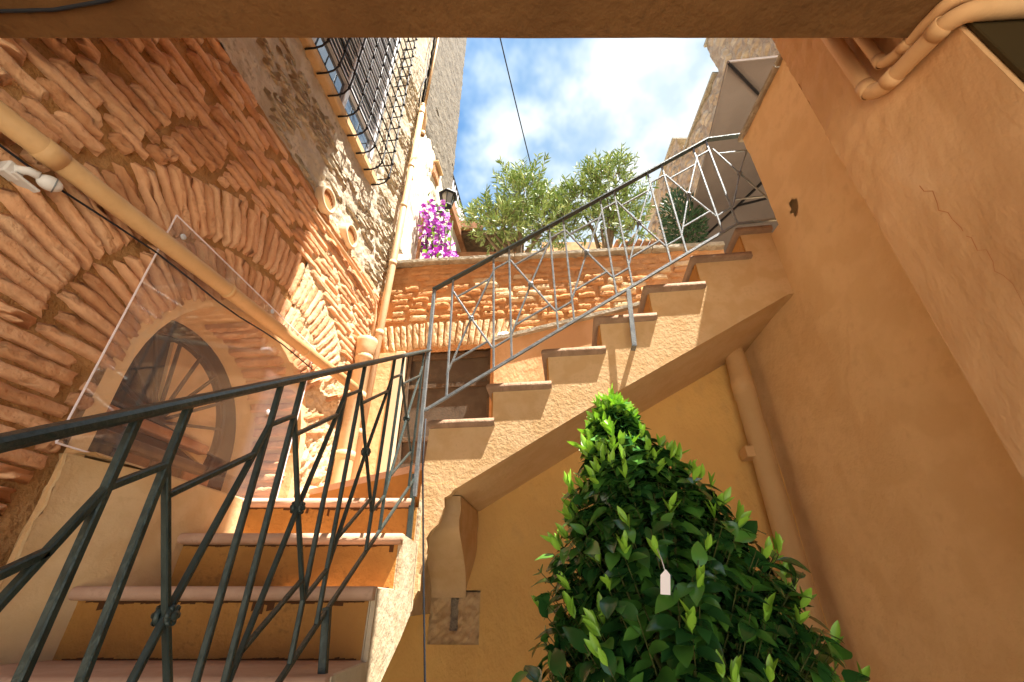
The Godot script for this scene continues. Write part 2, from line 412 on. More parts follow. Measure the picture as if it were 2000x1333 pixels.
# ---------------------------------------------------------------- the setting
func setting():
	make_bricks()
	var st := stb(); abox(st, Vector3(-60, -0.3, -60), Vector3(60, 0, 60))
	var g := put("ground", st, "ground", self); g.set_meta("kind", "structure")
	st = stb()
	# upper terrace behind the back wall and on the right
	slab(st, PackedVector2Array([Vector2(-1.05, -3.36), Vector2(1.72, -3.02), Vector2(1.72, -0.6), Vector2(9, -0.6), Vector2(9, -14), Vector2(-2.0, -14), Vector2(-1.0, -5.0)]), func(a, b, o): return Vector3(a, o, b), 2.9, 3.3)
	var t := put("terrace_ground", st, "ground", self); t.set_meta("kind", "structure")

# ---------------------------------------------------------------- left house wall
const AC := Vector2(0.43, 2.17)   # arch centre on the wall
const AR := 0.55

func left_house():
	var h := thing("brick_house", "tall old house wall of painted thin bricks and grey render, with an arched niche", "building", Lp(0, 0))
	var hole = func(s, y): return (Vector2(s, y) - AC).length() < AR + 0.035 and y > AC.y or (abs(s - AC.x) < AR + 0.02 and y <= AC.y and y > 0.6)
	var nohole = func(_s, _y): return false
	var base_d = func(s, y): return fbm(s * 6, y * 9) * 0.007 + fbm(s * 24, y * 44, 3.0) * 0.008 - 0.009
	put("wall", skin(Lp, -1.1, 0.62, 0.9, 3.79, 0.021, base_d, hole), "mortar", h)
	put("wall", skin(Lp, -3.2, -1.1, 0.0, 3.79, 0.12, func(s, y): return fbm(s * 5, y * 8) * 0.01, nohole), "mortar", h)
	put("wall", skin(Lp, -1.1, 1.79, 0.0, 0.9, 0.12, func(s, y): return fbm(s * 5, y * 8) * 0.01, hole), "mortar", h)
	# sunlit right part: rubble and thick lime below
	var rub_d = func(s, y):
		var k := smoothstep(2.75, 2.4, y)
		return fbm(s * 9, y * 12, 2.0) * (0.012 + 0.016 * k) + fbm(s * 26, y * 30, 4.0) * (0.008 + 0.010 * k) - 0.004
	put("wall", skin(Lp, 0.62, 1.79, 0.9, 3.79, 0.019, rub_d, hole), "rubble", h)
	# grey render above
	var grey_d = func(s, y):
		var band := (pow(absf(sin(y * 46.0 + fbm(s * 1.1, y * 2.0, 8.0) * 2.0)), 0.6) - 0.6) * 0.012 * smoothstep(-0.1, 0.25, fbm(s * 1.3, y * 1.7, 6.0))
		return -0.012 + band + fbm(s * 5, y * 6, 1.0) * 0.012 + fbm(s * 19, y * 26, 2.0) * 0.010
	var win = func(s, y): return s > -0.55 and s < 1.085 and y > 4.64 and y < 7.1
	put("grey_render", skin(Lp, -0.6, 1.77, 3.79, 7.4, 0.019, grey_d, win), "grey_render", h)
	put("grey_render", skin(Lp, -3.2, -0.6, 3.79, 11.5, 0.2, func(s, y): return fbm(s * 4, y * 4) * 0.02, nohole), "grey_render", h)
	put("grey_render", skin(Lp, -0.6, 1.8, 7.4, 11.5, 0.06, grey_d, nohole), "grey_render", h)
	put("grey_render", skin(Lp, 1.8, 3.22, 7.4, 11.5, 0.06, func(s, y): return grey_d.call(s, y) + 0.03, nohole), "shaded_render", h)  # shade on this upper strip is painted as darker grey
	# pale plaster beyond the downpipe, above it grey render with shade painted in as a darker tone
	put("grey_render", skin(Lp, 1.77, 3.22, 6.5, 7.4, 0.035, func(s, y): return grey_d.call(s, y) + 0.03 * smoothstep(6.45, 6.6, y + 0.12 * fbm(s * 2.0, y, 3.0) + (s - 2.5) * 0.1), nohole), "shaded_render", h)
	var pl_d = func(s, y): return 0.012 + fbm(s * 4, y * 4, 3.0) * 0.010 - smoothstep(0.18, 0.42, fbm(s * 3.1, y * 2.0, 21.0)) * 0.02 + fbm(s * 16, y * 16, 2.0) * 0.004
	put("pale_plaster", skin(Lp, 1.77, 3.22, 3.2, 6.74, 0.03, pl_d, nohole), "white_plaster", h)
	# body of the wall, its far end and top
	var st := stb()
	slab(st, PackedVector2Array([Vector2(-3.2, 0), Vector2(3.22, 0), Vector2(3.22, 11.5), Vector2(-3.2, 11.5)]), Lp, -0.9, -0.55)
	quad(st, Lp(3.22, 0, 0.01), Lp(3.22, 0, -0.55), Lp(3.22, 11.5, -0.55), Lp(3.22, 11.5, 0.01))
	quad(st, Lp(-3.2, 11.5, 0.01), Lp(3.22, 11.5, 0.01), Lp(3.22, 11.5, -0.55), Lp(-3.2, 11.5, -0.55))
	put("wall_core", st, "grey_render", h)
	# bricks: two rings of voussoirs over the niche, courses everywhere else
	var pieces := []
	var tones := ["brick", "brick", "brick_dark", "brick_pale"]
	for rg in [[0.56, 0.84, 46], [0.835, 1.13, 61]]:
		var k: int = rg[2]
		for i in k:
			var a: float = PI * (i + 0.5) / k + rng.randf_range(-0.012, 0.012)
			var r0: float = rg[0] + rng.randf_range(-0.008, 0.012); var r1: float = rg[1] + rng.randf_range(-0.03, 0.02)
			var rm := (r0 + r1) / 2
			var c := AC + Vector2(cos(a), sin(a)) * rm
			if a < 0.75 and rng.randf() < 0.72: continue
			pieces.append([piece(Lp, e2, nl, c.x, c.y, -0.006, a + rng.randf_range(-0.02, 0.02), r1 - r0, 0.032 + rng.randf_range(-0.004, 0.004), rng.randf_range(0.013, 0.021) + (0.008 if c.x < 0.2 else 0.0), rng.randf_range(-0.12, 0.12)), brick_meshes[rng.randi() % 18], tones[rng.randi() % 4]])
	var y := 1.02
	var row := 0
	while y < 3.77:
		var s := -1.05 + rng.randf_range(0.0, 0.2)
		var pitch := 0.048 + rng.randf_range(-0.003, 0.003)
		while s < 1.72:
			var ln := rng.randf_range(0.16, 0.36)
			if s > 0.3 and y > 2.75: ln = rng.randf_range(0.2, 0.46)
			var yy := y + fbm(s * 0.8, y * 0.4, 40.0) * 0.022
			var fits := func(u0: float, u1: float) -> bool:
				for q in [Vector2(u0, yy), Vector2(u1, yy), Vector2((u0 + u1) / 2, yy)]:
					if yy > AC.y - 0.02 and (q - AC).length() < 1.125: return false
					if yy <= AC.y - 0.02 and absf(q.x - AC.x) < AR + 0.03: return false
					if q.x > -0.19 and q.x < 0.60 and yy < 1.91: return false
				return true
			var tries := 0
			while not fits.call(s, s + ln) and tries < 3: ln *= 0.55; tries += 1
			if tries == 3: s += 0.04; continue
			var c := Vector2(s + ln / 2, yy)
			s += ln + (rng.randf_range(0.010, 0.022) if c.x < 0.3 else rng.randf_range(0.004, 0.012))
			if c.x > 0.9 and c.y < 2.75 and rng.randf() < 0.72: continue
			if rng.randf() < 0.04: continue
			var left_big: float = 1.0 if c.x < -0.2 else 0.0
			pieces.append([piece(Lp, e2, nl, c.x, c.y, -0.006, rng.randf_range(-0.012, 0.012), ln, 0.032 + 0.002 * left_big + rng.randf_range(-0.004, 0.004), rng.randf_range(0.011, 0.019) + 0.010 * left_big, rng.randf_range(-0.15, 0.15)), brick_meshes[rng.randi() % 18], tones[rng.randi() % 4]])
		y += pitch; row += 1
	lay(pieces, "brick", "small_brickwork", h)
	# thin courses showing through the grey render
	var gp := []
	y = 3.83
	while y < 6.9:
		var s := -0.6
		while s < 1.7:
			var ln := rng.randf_range(0.14, 0.34)
			var ok := fbm(s * 1.3, y * 1.6, 77.0) > -0.06 and not (s + ln > -0.55 and s < 1.2 and y > 4.5)
			if ok and Vector2(s + ln / 2 - 0.6, y - 3.81).length() > 0.22 and Vector2(s + ln / 2 - 0.945, y - 3.82).length() > 0.22:
				gp.append([piece(Lp, e2, nl, s + ln / 2, y, -0.010, rng.randf_range(-0.02, 0.02), ln, 0.030, rng.randf_range(0.010, 0.018)), brick_meshes[rng.randi() % 18], "grey_brick" if rng.randf() < 0.5 else "grey_render"])
			s += ln + 0.015
		y += 0.048
	lay(gp, "grey_brick", "grey_brickwork", h, 0)
	# intrados and jambs of the niche
	st = stb()
	var arc := []
	arc.append(Vector2(AC.x + AR, 0.6))
	for i in 25: arc.append(AC + Vector2(cos(PI * i / 24.0), sin(PI * i / 24.0)) * AR)
	arc.append(Vector2(AC.x - AR, 0.6))
	for i in arc.size() - 1:
		for k in 4:
			var o0 := 0.012 - 0.1 * k; var o1 := o0 - 0.1
			var a: Vector2 = arc[i]; var b: Vector2 = arc[i + 1]
			quad(st, Lp(a.x, a.y, o1), Lp(a.x, a.y, o0), Lp(b.x, b.y, o0), Lp(b.x, b.y, o1))
		var ea: Vector2 = arc[i]; var eb: Vector2 = arc[i + 1]
		var oa := ea + (ea - AC).normalized() * 0.06 if ea.y > AC.y - 0.01 else ea + Vector2(sign(ea.x - AC.x) * 0.06, 0)
		var ob := eb + (eb - AC).normalized() * 0.06 if eb.y > AC.y - 0.01 else eb + Vector2(sign(eb.x - AC.x) * 0.06, 0)
		quad(st, Lp(oa.x, oa.y, 0.008), Lp(ob.x, ob.y, 0.008), Lp(eb.x, eb.y, 0.012), Lp(ea.x, ea.y, 0.012))
	put("niche_reveal", st, "stucco_rough", h)
	# jamb bricks on the far side of the reveal
	var jb := []
	y = 1.95
	while y < 2.16:
		jb.append([Transform3D(Basis(nl * rng.randf_range(0.22, 0.34), UP * 0.042, -e2 * 0.026), Lp(AC.x + AR - 0.001, y, -0.15 + rng.randf_range(-0.04, 0.04))), brick_meshes[rng.randi() % 18], "brick"]); y += 0.066
	for i in 13:
		var a := PI * (i + 0.4) / 24.0
		var p := AC + Vector2(cos(a), sin(a)) * AR
		var rad := e2 * cos(a) + UP * sin(a); var tg := -e2 * sin(a) + UP * cos(a)
		jb.append([Transform3D(Basis(nl * rng.randf_range(0.22, 0.34), tg * 0.044, -rad * rng.randf_range(0.018, 0.03)), Lp(p.x, p.y, -0.16)), brick_meshes[rng.randi() % 18], "brick"])
	for p in jb: inst("jamb_brick", p[1], p[2], p[0], h)
	# lunette at the back of the niche: pale reveal panels, fan of bars, boarded door below
	st = stb(); abox_l(st, -0.2, 1.1, 0.6, 2.85, -0.53, -0.42)
	put("niche_back", st, "dark_inside", h)
	var FC := Vector2(0.42, 2.22)
	st = stb()
	var fan := PackedVector2Array([FC + Vector2(0.03, 0)])
	for i in 15: fan.append(FC + Vector2(cos(PI * 0.62 * i / 14.0 - 0.25), sin(PI * 0.62 * i / 14.0 - 0.25)) * 0.40)
	slab(st, fan, Lp, -0.42, -0.40)
	put("lunette_panel", st, "dado_plaster", h)
	st = stb()
	var am := []
	for i in 19: var a := -0.5 + (PI + 0.7) * i / 18.0; am.append(Lp(FC.x + cos(a) * 0.415, FC.y + sin(a) * 0.415, -0.37))
	for i in 18: bar(st, am[i], am[i + 1], 0.018, 0.016, nl)
	put("lunette_frame", st, "iron_black", h)
	for i in 10:
		var a := -0.12 + (PI + 0.1) * i / 9.0
		st = stb(); bar(st, Lp(FC.x, FC.y, -0.37), Lp(FC.x + cos(a) * 0.41, FC.y + sin(a) * 0.41, -0.37), 0.016, 0.014, nl)
		put("lunette_bar", st, "iron_black", h)
	for i in 3:
		st = stb(); obox(st, Lp(0.36, 2.17 - i * 0.10, -0.34 + 0.02 * i), e2 * 0.36, UP * 0.022, nl * 0.025, 0.004)
		put("niche_plank", st, "wood_red" if i != 1 else "wood_dark", h)
	for i in 5:
		st = stb(); obox(st, Lp(0.02 + i * 0.19, 1.6, -0.395), e2 * 0.09, UP * 0.5, nl * 0.012, 0.004)
		put("door_board", st, "wood_red" if i % 2 == 0 else "wood_dark", h)
	# plaster dado beside the stairs, with the ledge that carries the glass
	var dd = func(s, y): return 0.095 + fbm(s * 4, y * 4, 5.0) * 0.005 + fbm(s * 20, y * 20, 2.0) * 0.002
	var Dp = func(s: float, y: float, o: float) -> Vector3:
		var k := smoothstep(-0.06, -0.17, s)
		return Lp(s + k * (0.035 * fbm(y * 7.0, 2.0, 3.0) + 0.012 * fbm(y * 30.0, 2.0, 3.0)), y, o - 0.075 * smoothstep(0.12, -0.17, s))
	put("dado", skin(Dp, -0.17, 0.60, 0.0, 1.885, 0.021, dd, nohole), "dado_plaster", h)
	var DE = func(s: float, y: float, o: float) -> Vector3: return Dp.call(-0.17, y, 0.045 + s)
	put("dado", skin(DE, 0.0, 0.05, 0.0, 1.885, 0.025, func(s, y): return 0.0, nohole), "dado_plaster", h)
	st = stb()
	for i in 25:
		var s0 := -0.15 + i * 0.03; var s1 := s0 + 0.03
		quad(st, Lp(s0, 1.885, dd.call(s0, 1.885)), Lp(s1, 1.885, dd.call(s1, 1.885)), Lp(s1, 1.895, 0.08), Lp(s0, 1.895, 0.08))
		quad(st, Lp(s0, 1.895, 0.08), Lp(s1, 1.895, 0.08), Lp(s1, 1.895, -0.05), Lp(s0, 1.895, -0.05))
	quad(st, Lp(0.60, 0, 0.095), Lp(0.60, 0, -0.4), Lp(0.60, 1.89, -0.4), Lp(0.60, 1.89, 0.095))
	quad(st, Lp(0.6, 1.896, -0.05), Lp(1.0, 1.896, -0.05), Lp(1.0, 1.896, -0.4), Lp(0.6, 1.896, -0.4))
	put("dado_ledge", st, "dado_plaster", h)
	left_window(h)

func abox_l(st, s0: float, s1: float, y0: float, y1: float, o0: float, o1: float, bev := 0.0):
	obox(st, Lp((s0 + s1) / 2, (y0 + y1) / 2, (o0 + o1) / 2), e2 * (s1 - s0) / 2, UP * (y1 - y0) / 2, nl * (o1 - o0) / 2, bev)

func left_window(h: Node3D):
	var w := Node3D.new(); w.name = "window"; h.add_child(w)
	var s0 := -0.55; var s1 := 1.08; var y0 := 4.64; var y1 := 7.1
	var st := stb()
	abox_l(st, s0 - 0.03, s0 + 0.005, y0, y1, -0.2, -0.005); abox_l(st, s1 - 0.005, s1 + 0.03, y0, y1, -0.2, -0.005)
	abox_l(st, s0, s1, y1 - 0.005, y1 + 0.03, -0.2, -0.005)
	put("window_reveal", st, "grey_render", w)
	st = stb(); abox_l(st, s0 - 0.06, s1 + 0.03, y0 - 0.075, y0 + 0.004, -0.2, 0.042, 0.010); put("sill", st, "dado_plaster", w)
	st = stb(); abox_l(st, s0, s1, y0, y1, -0.21, -0.19); put("window_back", st, "dark_inside", w)
	var ym := y0 + 0.46
	for f in [[s0, s0 + 0.06], [0.05, 0.10], [0.52, 0.57], [s1 - 0.06, s1]]:
		st = stb(); abox_l(st, f[0], f[1], y0 + 0.006, y1 - 0.006, -0.09, -0.035, 0.005); put("frame", st, "window_white", w)
	for yy in [y0 + 0.005, ym - 0.05, y1 - 0.07]:
		st = stb(); abox_l(st, s0 + 0.06, s1 - 0.06, yy, yy + 0.05, -0.087, -0.038, 0.005); put("frame", st, "window_white", w)
	for a in [[s0 + 0.06, 0.05], [0.10, 0.52], [0.57, s1 - 0.06]]:
		st = stb(); abox_l(st, a[0], a[1], y0 + 0.05, ym - 0.05, -0.07, -0.064); put("pane", st, "pane", w)
		for k in 31:
			var yy := ym + 0.03 + k * 0.062
			st = stb(); obox(st, Lp((a[0] + a[1]) / 2, yy, -0.062), e2 * (a[1] - a[0]) / 2, (UP * 0.8 - nl * 0.6) * 0.030, (nl * 0.8 + UP * 0.6) * 0.004); put("louvre_slat", st, "window_white", w)
	# bellied wrought iron grille
	var g := Node3D.new(); g.name = "window_grille"; h.add_child(g)
	var prof := [Vector2(4.56, 0.0), Vector2(4.555, 0.07), Vector2(4.57, 0.115), Vector2(4.62, 0.143), Vector2(4.74, 0.15), Vector2(5.1, 0.145), Vector2(7.2, 0.12)]
	var n := 12
	for i in n:
		var s := 1.10 - 0.155 * i
		var pts := []
		for p in prof: pts.append(Lp(s, p.x, p.y))
		st = stb(true); tube(st, pts, 0.007, 6); put("grille_bar", st, "iron_black", g)
	for k in 14:
		var yy := 4.63 + k * 0.175
		var o := 0.150 if k == 0 else 0.158 - 0.02 * (yy - 4.6) / 2.4
		var sa := 1.10 - 0.155 * (n - 1)
		st = stb(true); tube(st, [Lp(sa - 0.01, yy, -0.01), Lp(sa - 0.012, yy, o * 0.85), Lp(sa + 0.02, yy, o), Lp(1.07, yy, o), Lp(1.112, yy, o * 0.85), Lp(1.11, yy, -0.01)], 0.006, 6)
		for i in n: obox(st, Lp(1.10 - 0.155 * i, yy, o - 0.004), e2 * 0.010, UP * 0.009, nl * 0.010, 0.003)
		put("grille_rail", st, "iron_black", g)

# ---------------------------------------------------------------- back garden wall with door
func garden_wall():
	var g := thing("garden_wall", "orange brick terrace wall with a stone coping above the dark screen door", "wall", Bp(0, 0))
	var d = func(s, y): return fbm(s * 7, y * 9, 11.0) * 0.010 + fbm(s * 22, y * 26, 12.0) * 0.006 - 0.003
	var skip = func(s, y): return s > 0.23 and s < 0.955 and y < 3.275
	put("wall", skin(Bp, -0.05, 2.95, 2.0, 4.19, 0.025, d, skip), "garden_brick", g)
	var st := stb(); slab(st, PackedVector2Array([Vector2(-0.1, 0), Vector2(3.4, 0), Vector2(3.4, 4.14), Vector2(-0.1, 4.20)]), Bp, -0.3, -0.16)
	put("wall_core", st, "garden_brick", g)
	var tones := ["garden_brick", "garden_brick", "garden_brick_pale"]
	var pieces := []
	var k := 21
	for i in k:
		var t := (i + 0.5) / k
		var s := 0.02 + 1.12 * t
		var lean := (t - 0.5) * 0.5
		var arch := 3.41 + 0.03 * (1.0 - pow(2 * t - 1, 2))
		pieces.append([piece(Bp, e1, nb, s, arch, 0.0, PI / 2 - lean, rng.randf_range(0.245, 0.29), 0.043, rng.randf_range(0.016, 0.028)), brick_meshes[rng.randi() % 18], "garden_brick_pale"])
	var y := 3.60
	while y < 4.19:
		var s := -0.03 + rng.randf_range(0, 0.1)
		while s < 2.9:
			var ln := rng.randf_range(0.10, 0.24)
			var c := Vector2(s + ln / 2, y + fbm(s * 1.5, y, 31.0) * 0.03)
			s += ln + rng.randf_range(0.008, 0.02)
			if rng.randf() < 0.05: continue
			pieces.append([piece(Bp, e1, nb, c.x, c.y, 0.0, rng.randf_range(-0.04, 0.04), ln, 0.042 + rng.randf_range(-0.006, 0.006), rng.randf_range(0.006, 0.022) * (1.5 if y < 3.95 else 0.7), rng.randf_range(-0.15, 0.15)), brick_meshes[rng.randi() % 18], tones[0] if y > 3.98 else tones[rng.randi() % 3]])
		y += 0.062
	# right of the door arch the courses go on down to the sloping plaster
	y = 3.30
	while y < 3.58:
		var s := 1.16
		while s < 2.9:
			var ln := rng.randf_range(0.12, 0.26)
			pieces.append([piece(Bp, e1, nb, s + ln / 2, y, 0.0, rng.randf_range(-0.05, 0.05), ln, 0.044, rng.randf_range(0.010, 0.03)), brick_meshes[rng.randi() % 18], tones[rng.randi() % 3]])
			s += ln + 0.015
		y += 0.062
	lay(pieces, "brick", "small_brickwork", g)
	# coping slabs
	for i in 5:
		var a := -0.05 + i * 0.60; var b := a + 0.597
		st = stb(); obox(st, Bp((a + b) / 2, 4.222 - (a + b) * 0.5 * 0.032, -0.09), (e1 - UP * 0.032) * (b - a) / 2, UP * 0.022, nb * 0.15, 0.007)
		put("coping_slab", st, "coping_stone", g)
	# plaster pilaster left of the door and sloping plaster on the right
	st = stb(); slab(st, PackedVector2Array([Vector2(-0.05, 1.9), Vector2(0.17, 1.9), Vector2(0.17, 3.27), Vector2(-0.05, 3.27)]), Bp, -0.05, 0.03)
	put("plaster_pilaster", st, "stucco_rough", g)
	st = stb(); slab(st, PackedVector2Array([Vector2(0.985, 2.0), Vector2(3.0, 2.0), Vector2(3.0, 3.72), Vector2(0.985, 3.30)]), Bp, -0.05, 0.035)
	put("plaster_slope", st, "stucco", g)
	st = stb(); slab(st, PackedVector2Array([Vector2(0.985, 3.30), Vector2(3.0, 3.72), Vector2(3.0, 3.75), Vector2(0.98, 3.33)]), Bp, -0.04, 0.075)
	put("slope_ledge", st, "coping_stone", g)
	var rag := thing("paper_scrap", "crumpled white scrap lying on the sloping ledge beside the door arch", "paper", Bp(1.06, 3.36, 0.05))
	inst("crumple", rock(777, 6), "paper", Transform3D(Basis(e1 * 0.055, nb * -0.03, UP * 0.022), Bp(1.06, 3.362, 0.04)), rag)
	# screen door
	var dr := Node3D.new(); dr.name = "screen_door"; g.add_child(dr)
	dr.set_meta("label", "dark brown mesh screen door below the brick arch")
	st = stb(); obox(st, Bp(0.60, 2.7, -0.07), e1 * 0.36, UP * 0.57, nb * 0.008); put("screen_mesh", st, "screen", dr)
	for r in [[0.262, 0.29], [0.925, 0.953]]:
		st = stb(); obox(st, Bp((r[0] + r[1]) / 2, 2.7, -0.045), e1 * (r[1] - r[0]) / 2, UP * 0.57, nb * 0.02, 0.003); put("door_frame", st, "wood_dark", dr)
	for yy in [2.16, 2.55, 2.98, 3.245]:
		st = stb(); obox(st, Bp(0.607, yy, -0.048), e1 * 0.318, UP * (0.018 if yy < 3.2 else 0.026), nb * 0.012, 0.002); put("door_rail", st, "wood_dark", dr)
	st = stb(); obox(st, Bp(0.212, 2.6, 0.0), e1 * 0.038, UP * 0.67, nb * 0.045, 0.004); put("door_post", st, "cream_paint", dr)

# ---------------------------------------------------------------- stairs
func lx(z: float) -> float: return -1.33 + 0.1228 * (-z - 1.5) + 0.095   # face of the dado at depth z

func nosing(st, a: Vector3, b: Vector3, back: Vector3, th: float):   # tread slab, rounded front edge from a to b (front top), depth vector back
	var f := -back.normalized(); var n := 6
	var prof := []
	for i in n + 1:
		var an := PI / 2 - PI * i / n
		prof.append(f * cos(an) * th / 2 + UP * (sin(an) * th / 2 - th / 2))
	for i in n: quad(st, a + prof[i + 1], b + prof[i + 1], b + prof[i], a + prof[i])
	quad(st, a, b, b + back, a + back)
	quad(st, a - UP * th, a - UP * th + back, b - UP * th + back, b - UP * th)
	for e in [a, b]:
		for i in n: tri(st, e - UP * th / 2, e + prof[i], e + prof[i + 1])
		quad(st, e, e - UP * th, e - UP * th + back, e + back)

func staircase():
	var t := thing("staircase", "plastered masonry staircase with clay treads, turning right up to the terrace", "staircase", Vector3(-0.8, 0, -1.8))
	# lower flight, going away from the camera: steps 1..4 and the ones below
	var z0 := -2.06; var y4 := 1.895
	var poly := PackedVector2Array()
	var zy := []
	for k in range(4, -6, -1):
		var yk := y4 - (4 - k) * RISE; var zk := z0 + (4 - k) * 0.28
		zy.append(Vector2(zk, yk - 0.036)); zy.append(Vector2(zk, yk - RISE - 0.036))
	for p in zy: poly.append(p)
	poly.append(Vector2(zy[-1].x, 0.0)); poly.append(Vector2(0.4, 0.0)); poly.append(Vector2(-1.683, 1.292)); poly.append(Vector2(-1.9, 1.39))
	poly.append(Vector2(-2.08, 1.476)); poly.append(Vector2(-2.12, 1.62)); poly.append(Vector2(-2.12, y4 - 0.036))
	var st := stb()
	slab(st, poly, func(a, b, o): return Vector3(o, b, a), -1.32, -0.412)
	put("lower_flight", st, "grey_plaster", t)
	var skinp := PackedVector2Array()
	for k in range(4, -6, -1):
		var yk := y4 - (4 - k) * RISE - 0.004; var zk := z0 + (4 - k) * 0.28
		skinp.append(Vector2(zk, yk)); skinp.append(Vector2(zk, yk - RISE))
	skinp.append(Vector2(0.46, 0.0)); skinp.append(Vector2(0.42, 0.0)); skinp.append(Vector2(-1.683, 1.292)); skinp.append(Vector2(-1.9, 1.385)); skinp.append(Vector2(-2.07, 1.476)); skinp.append(Vector2(-2.12, 1.62)); skinp.append(Vector2(-2.12, y4 - 0.004))
	st = stb(); slab(st, skinp, func(a, b, o): return Vector3(o, b, a), -0.4105, -0.397); put("side_plaster", st, "grey_plaster", t)
	for k in range(4, -6, -1):
		var yk := y4 - (4 - k) * RISE; var zk := z0 + (4 - k) * 0.28
		var far := 0.30 if k < 4 else 1.25
		st = stb(true)
		var right := -0.4 if k != 4 else -0.44
		if k == 4:
			nosing(st, Vector3(lx(zk) - 0.1, yk, zk + 0.022), Vector3(right, yk, zk + 0.022), Vector3(0, 0, -far), 0.036)
		else:
			nosing(st, Vector3(lx(zk) - 0.03, yk, zk + 0.022), Vector3(-0.412, yk, zk + 0.022), Vector3(0, 0, -far), 0.036)
			nosing(st, Vector3(-0.412, yk, zk + 0.022), Vector3(right, yk, zk + 0.022), Vector3(0, 0, -0.04), 0.036)
		put("tread", st, "terracotta", t)
		st = stb(); abox(st, Vector3(lx(zk) - 0.04, yk - RISE - 0.002, zk - 0.02), Vector3(-0.416, yk - 0.037, zk + 0.004)); put("riser", st, "riser_paint", t)
	for k in range(4, 0, -1):
		var yk := y4 - (4 - k) * RISE - 0.037; var zk := z0 + (4 - k) * 0.28 + 0.0046
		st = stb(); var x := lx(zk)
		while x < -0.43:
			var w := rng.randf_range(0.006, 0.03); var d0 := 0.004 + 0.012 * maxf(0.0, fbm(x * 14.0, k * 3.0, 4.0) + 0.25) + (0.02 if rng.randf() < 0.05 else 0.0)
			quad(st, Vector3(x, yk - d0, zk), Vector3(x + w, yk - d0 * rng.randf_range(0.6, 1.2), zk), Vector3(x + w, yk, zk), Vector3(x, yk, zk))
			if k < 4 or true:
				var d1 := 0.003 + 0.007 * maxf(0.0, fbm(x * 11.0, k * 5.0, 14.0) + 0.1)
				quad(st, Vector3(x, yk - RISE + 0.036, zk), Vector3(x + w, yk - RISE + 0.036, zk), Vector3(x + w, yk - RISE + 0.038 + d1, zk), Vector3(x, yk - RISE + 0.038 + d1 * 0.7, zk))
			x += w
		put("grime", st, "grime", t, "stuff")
	# winder step in the corner
	var y5 := y4 + RISE
	var wp := PackedVector2Array([Vector2(-0.42, -2.12), Vector2(-0.42, -3.3), Vector2(-1.32, -3.3), Vector2(-1.22, -2.72)])
	st = stb(); slab(st, wp, func(a, b, o): return Vector3(a, o, b), y4 - 0.02, y5 - 0.034); put("winder_riser", st, "riser_paint", t)
	st = stb(); slab(st, wp, func(a, b, o): return Vector3(a, o, b), y5 - 0.034, y5); put("tread", st, "terracotta", t)
	st = stb(); slab(st, PackedVector2Array([Vector2(-0.42, -2.12), Vector2(-1.35, -2.12), Vector2(-1.35, -3.35), Vector2(-0.42, -3.35)]), func(a, b, o): return Vector3(a, o, b), 1.45, y4 - 0.037)
	put("landing_slab", st, "grey_plaster", t)
	# upper flight, along the back wall to the right
	var up := PackedVector2Array()
	var bot := [Vector2(-0.04, 1.939), Vector2(0.119, 1.939), Vector2(0.815, 2.335), Vector2(1.803, 2.864), Vector2(1.86, 2.87)]
	for b in bot: up.append(b)
	var y6 := 2.257
	up.append(Vector2(1.86, y6 + 6 * RISE - 0.034))
	for k in range(6, -1, -1):
		up.append(Vector2(k * 0.279, y6 + k * RISE - 0.034))
		if k > 0: up.append(Vector2(k * 0.279, y6 + (k - 1) * RISE - 0.034))
	up.append(Vector2(-0.03, 2.223)); up.append(Vector2(-0.04, 2.0))
	st = stb(); slab(st, up, Sp, -1.06, 0.0)
	put("upper_flight", st, "flight_plaster", t)
	var chip := PackedVector2Array([Vector2(-0.046, 1.45), Vector2(-0.030, 1.50), Vector2(-0.012, 1.54), Vector2(-0.014, 1.60), Vector2(0.004, 1.66), Vector2(0.010, 1.70), Vector2(0.004, 1.735), Vector2(0.022, 1.765), Vector2(0.050, 1.79), Vector2(0.060, 1.82), Vector2(0.072, 1.86), Vector2(0.070, 1.90), Vector2(0.098, 1.915), Vector2(0.108, 1.93), Vector2(0.124, 1.944), Vector2(0.1, 1.96), Vector2(-0.042, 1.96)])
	st = stb(); slab(st, chip, Sp, -0.03, 0.004); put("chipped_plaster", st, "flight_plaster", t)
	for k in 7:
		var yk := y6 + k * RISE; var a := k * 0.279 - 0.018
		var b := (k + 1) * 0.279 + 0.012 if k < 6 else 3.0
		if k == 6: b = 1.84
		st = stb(true)
		nosing(st, Sp(a, yk, -1.055), Sp(a, yk, 0.026), e1 * (b - a), 0.031)
		put("tread", st, "tread_stone", t)
		if k > 0:
			st = stb(); obox(st, Sp(k * 0.279 - 0.003, yk - RISE / 2 - 0.018, -0.53), e1 * 0.005, UP * (RISE / 2 - 0.019), nb * 0.524); put("riser", st, "riser_paint", t)
	# wall below the flight, with a broken patch where old masonry shows
	var w := thing("under_stair_wall", "ochre plaster wall under the stairs with a broken square patch", "wall", Sp(0.5, 0, -0.6))
	var hole = func(s, y): return (s > -0.13 and s < 0.135 and y > 1.31 and y < 1.54) or y > max(1.93, 2.04 + 0.55 * (s - 0.119))
	var wd = func(s, y): return -0.58 + fbm(s * 4, y * 4, 14.0) * 0.006
	put("wall", skin(Sp, -1.0, 2.05, 0.0, 2.95, 0.026, wd, hole), "under_plaster", w)
	st = stb(); slab(st, PackedVector2Array([Vector2(-1.0, 0), Vector2(2.05, 0), Vector2(2.05, 2.9), Vector2(-1.0, 1.9)]), Sp, -0.75, -0.63); put("wall_core", st, "stone", w)
	var slot = func(s, y): return s > -0.022 and s < 0.022 and y > 1.375 and y < 1.53
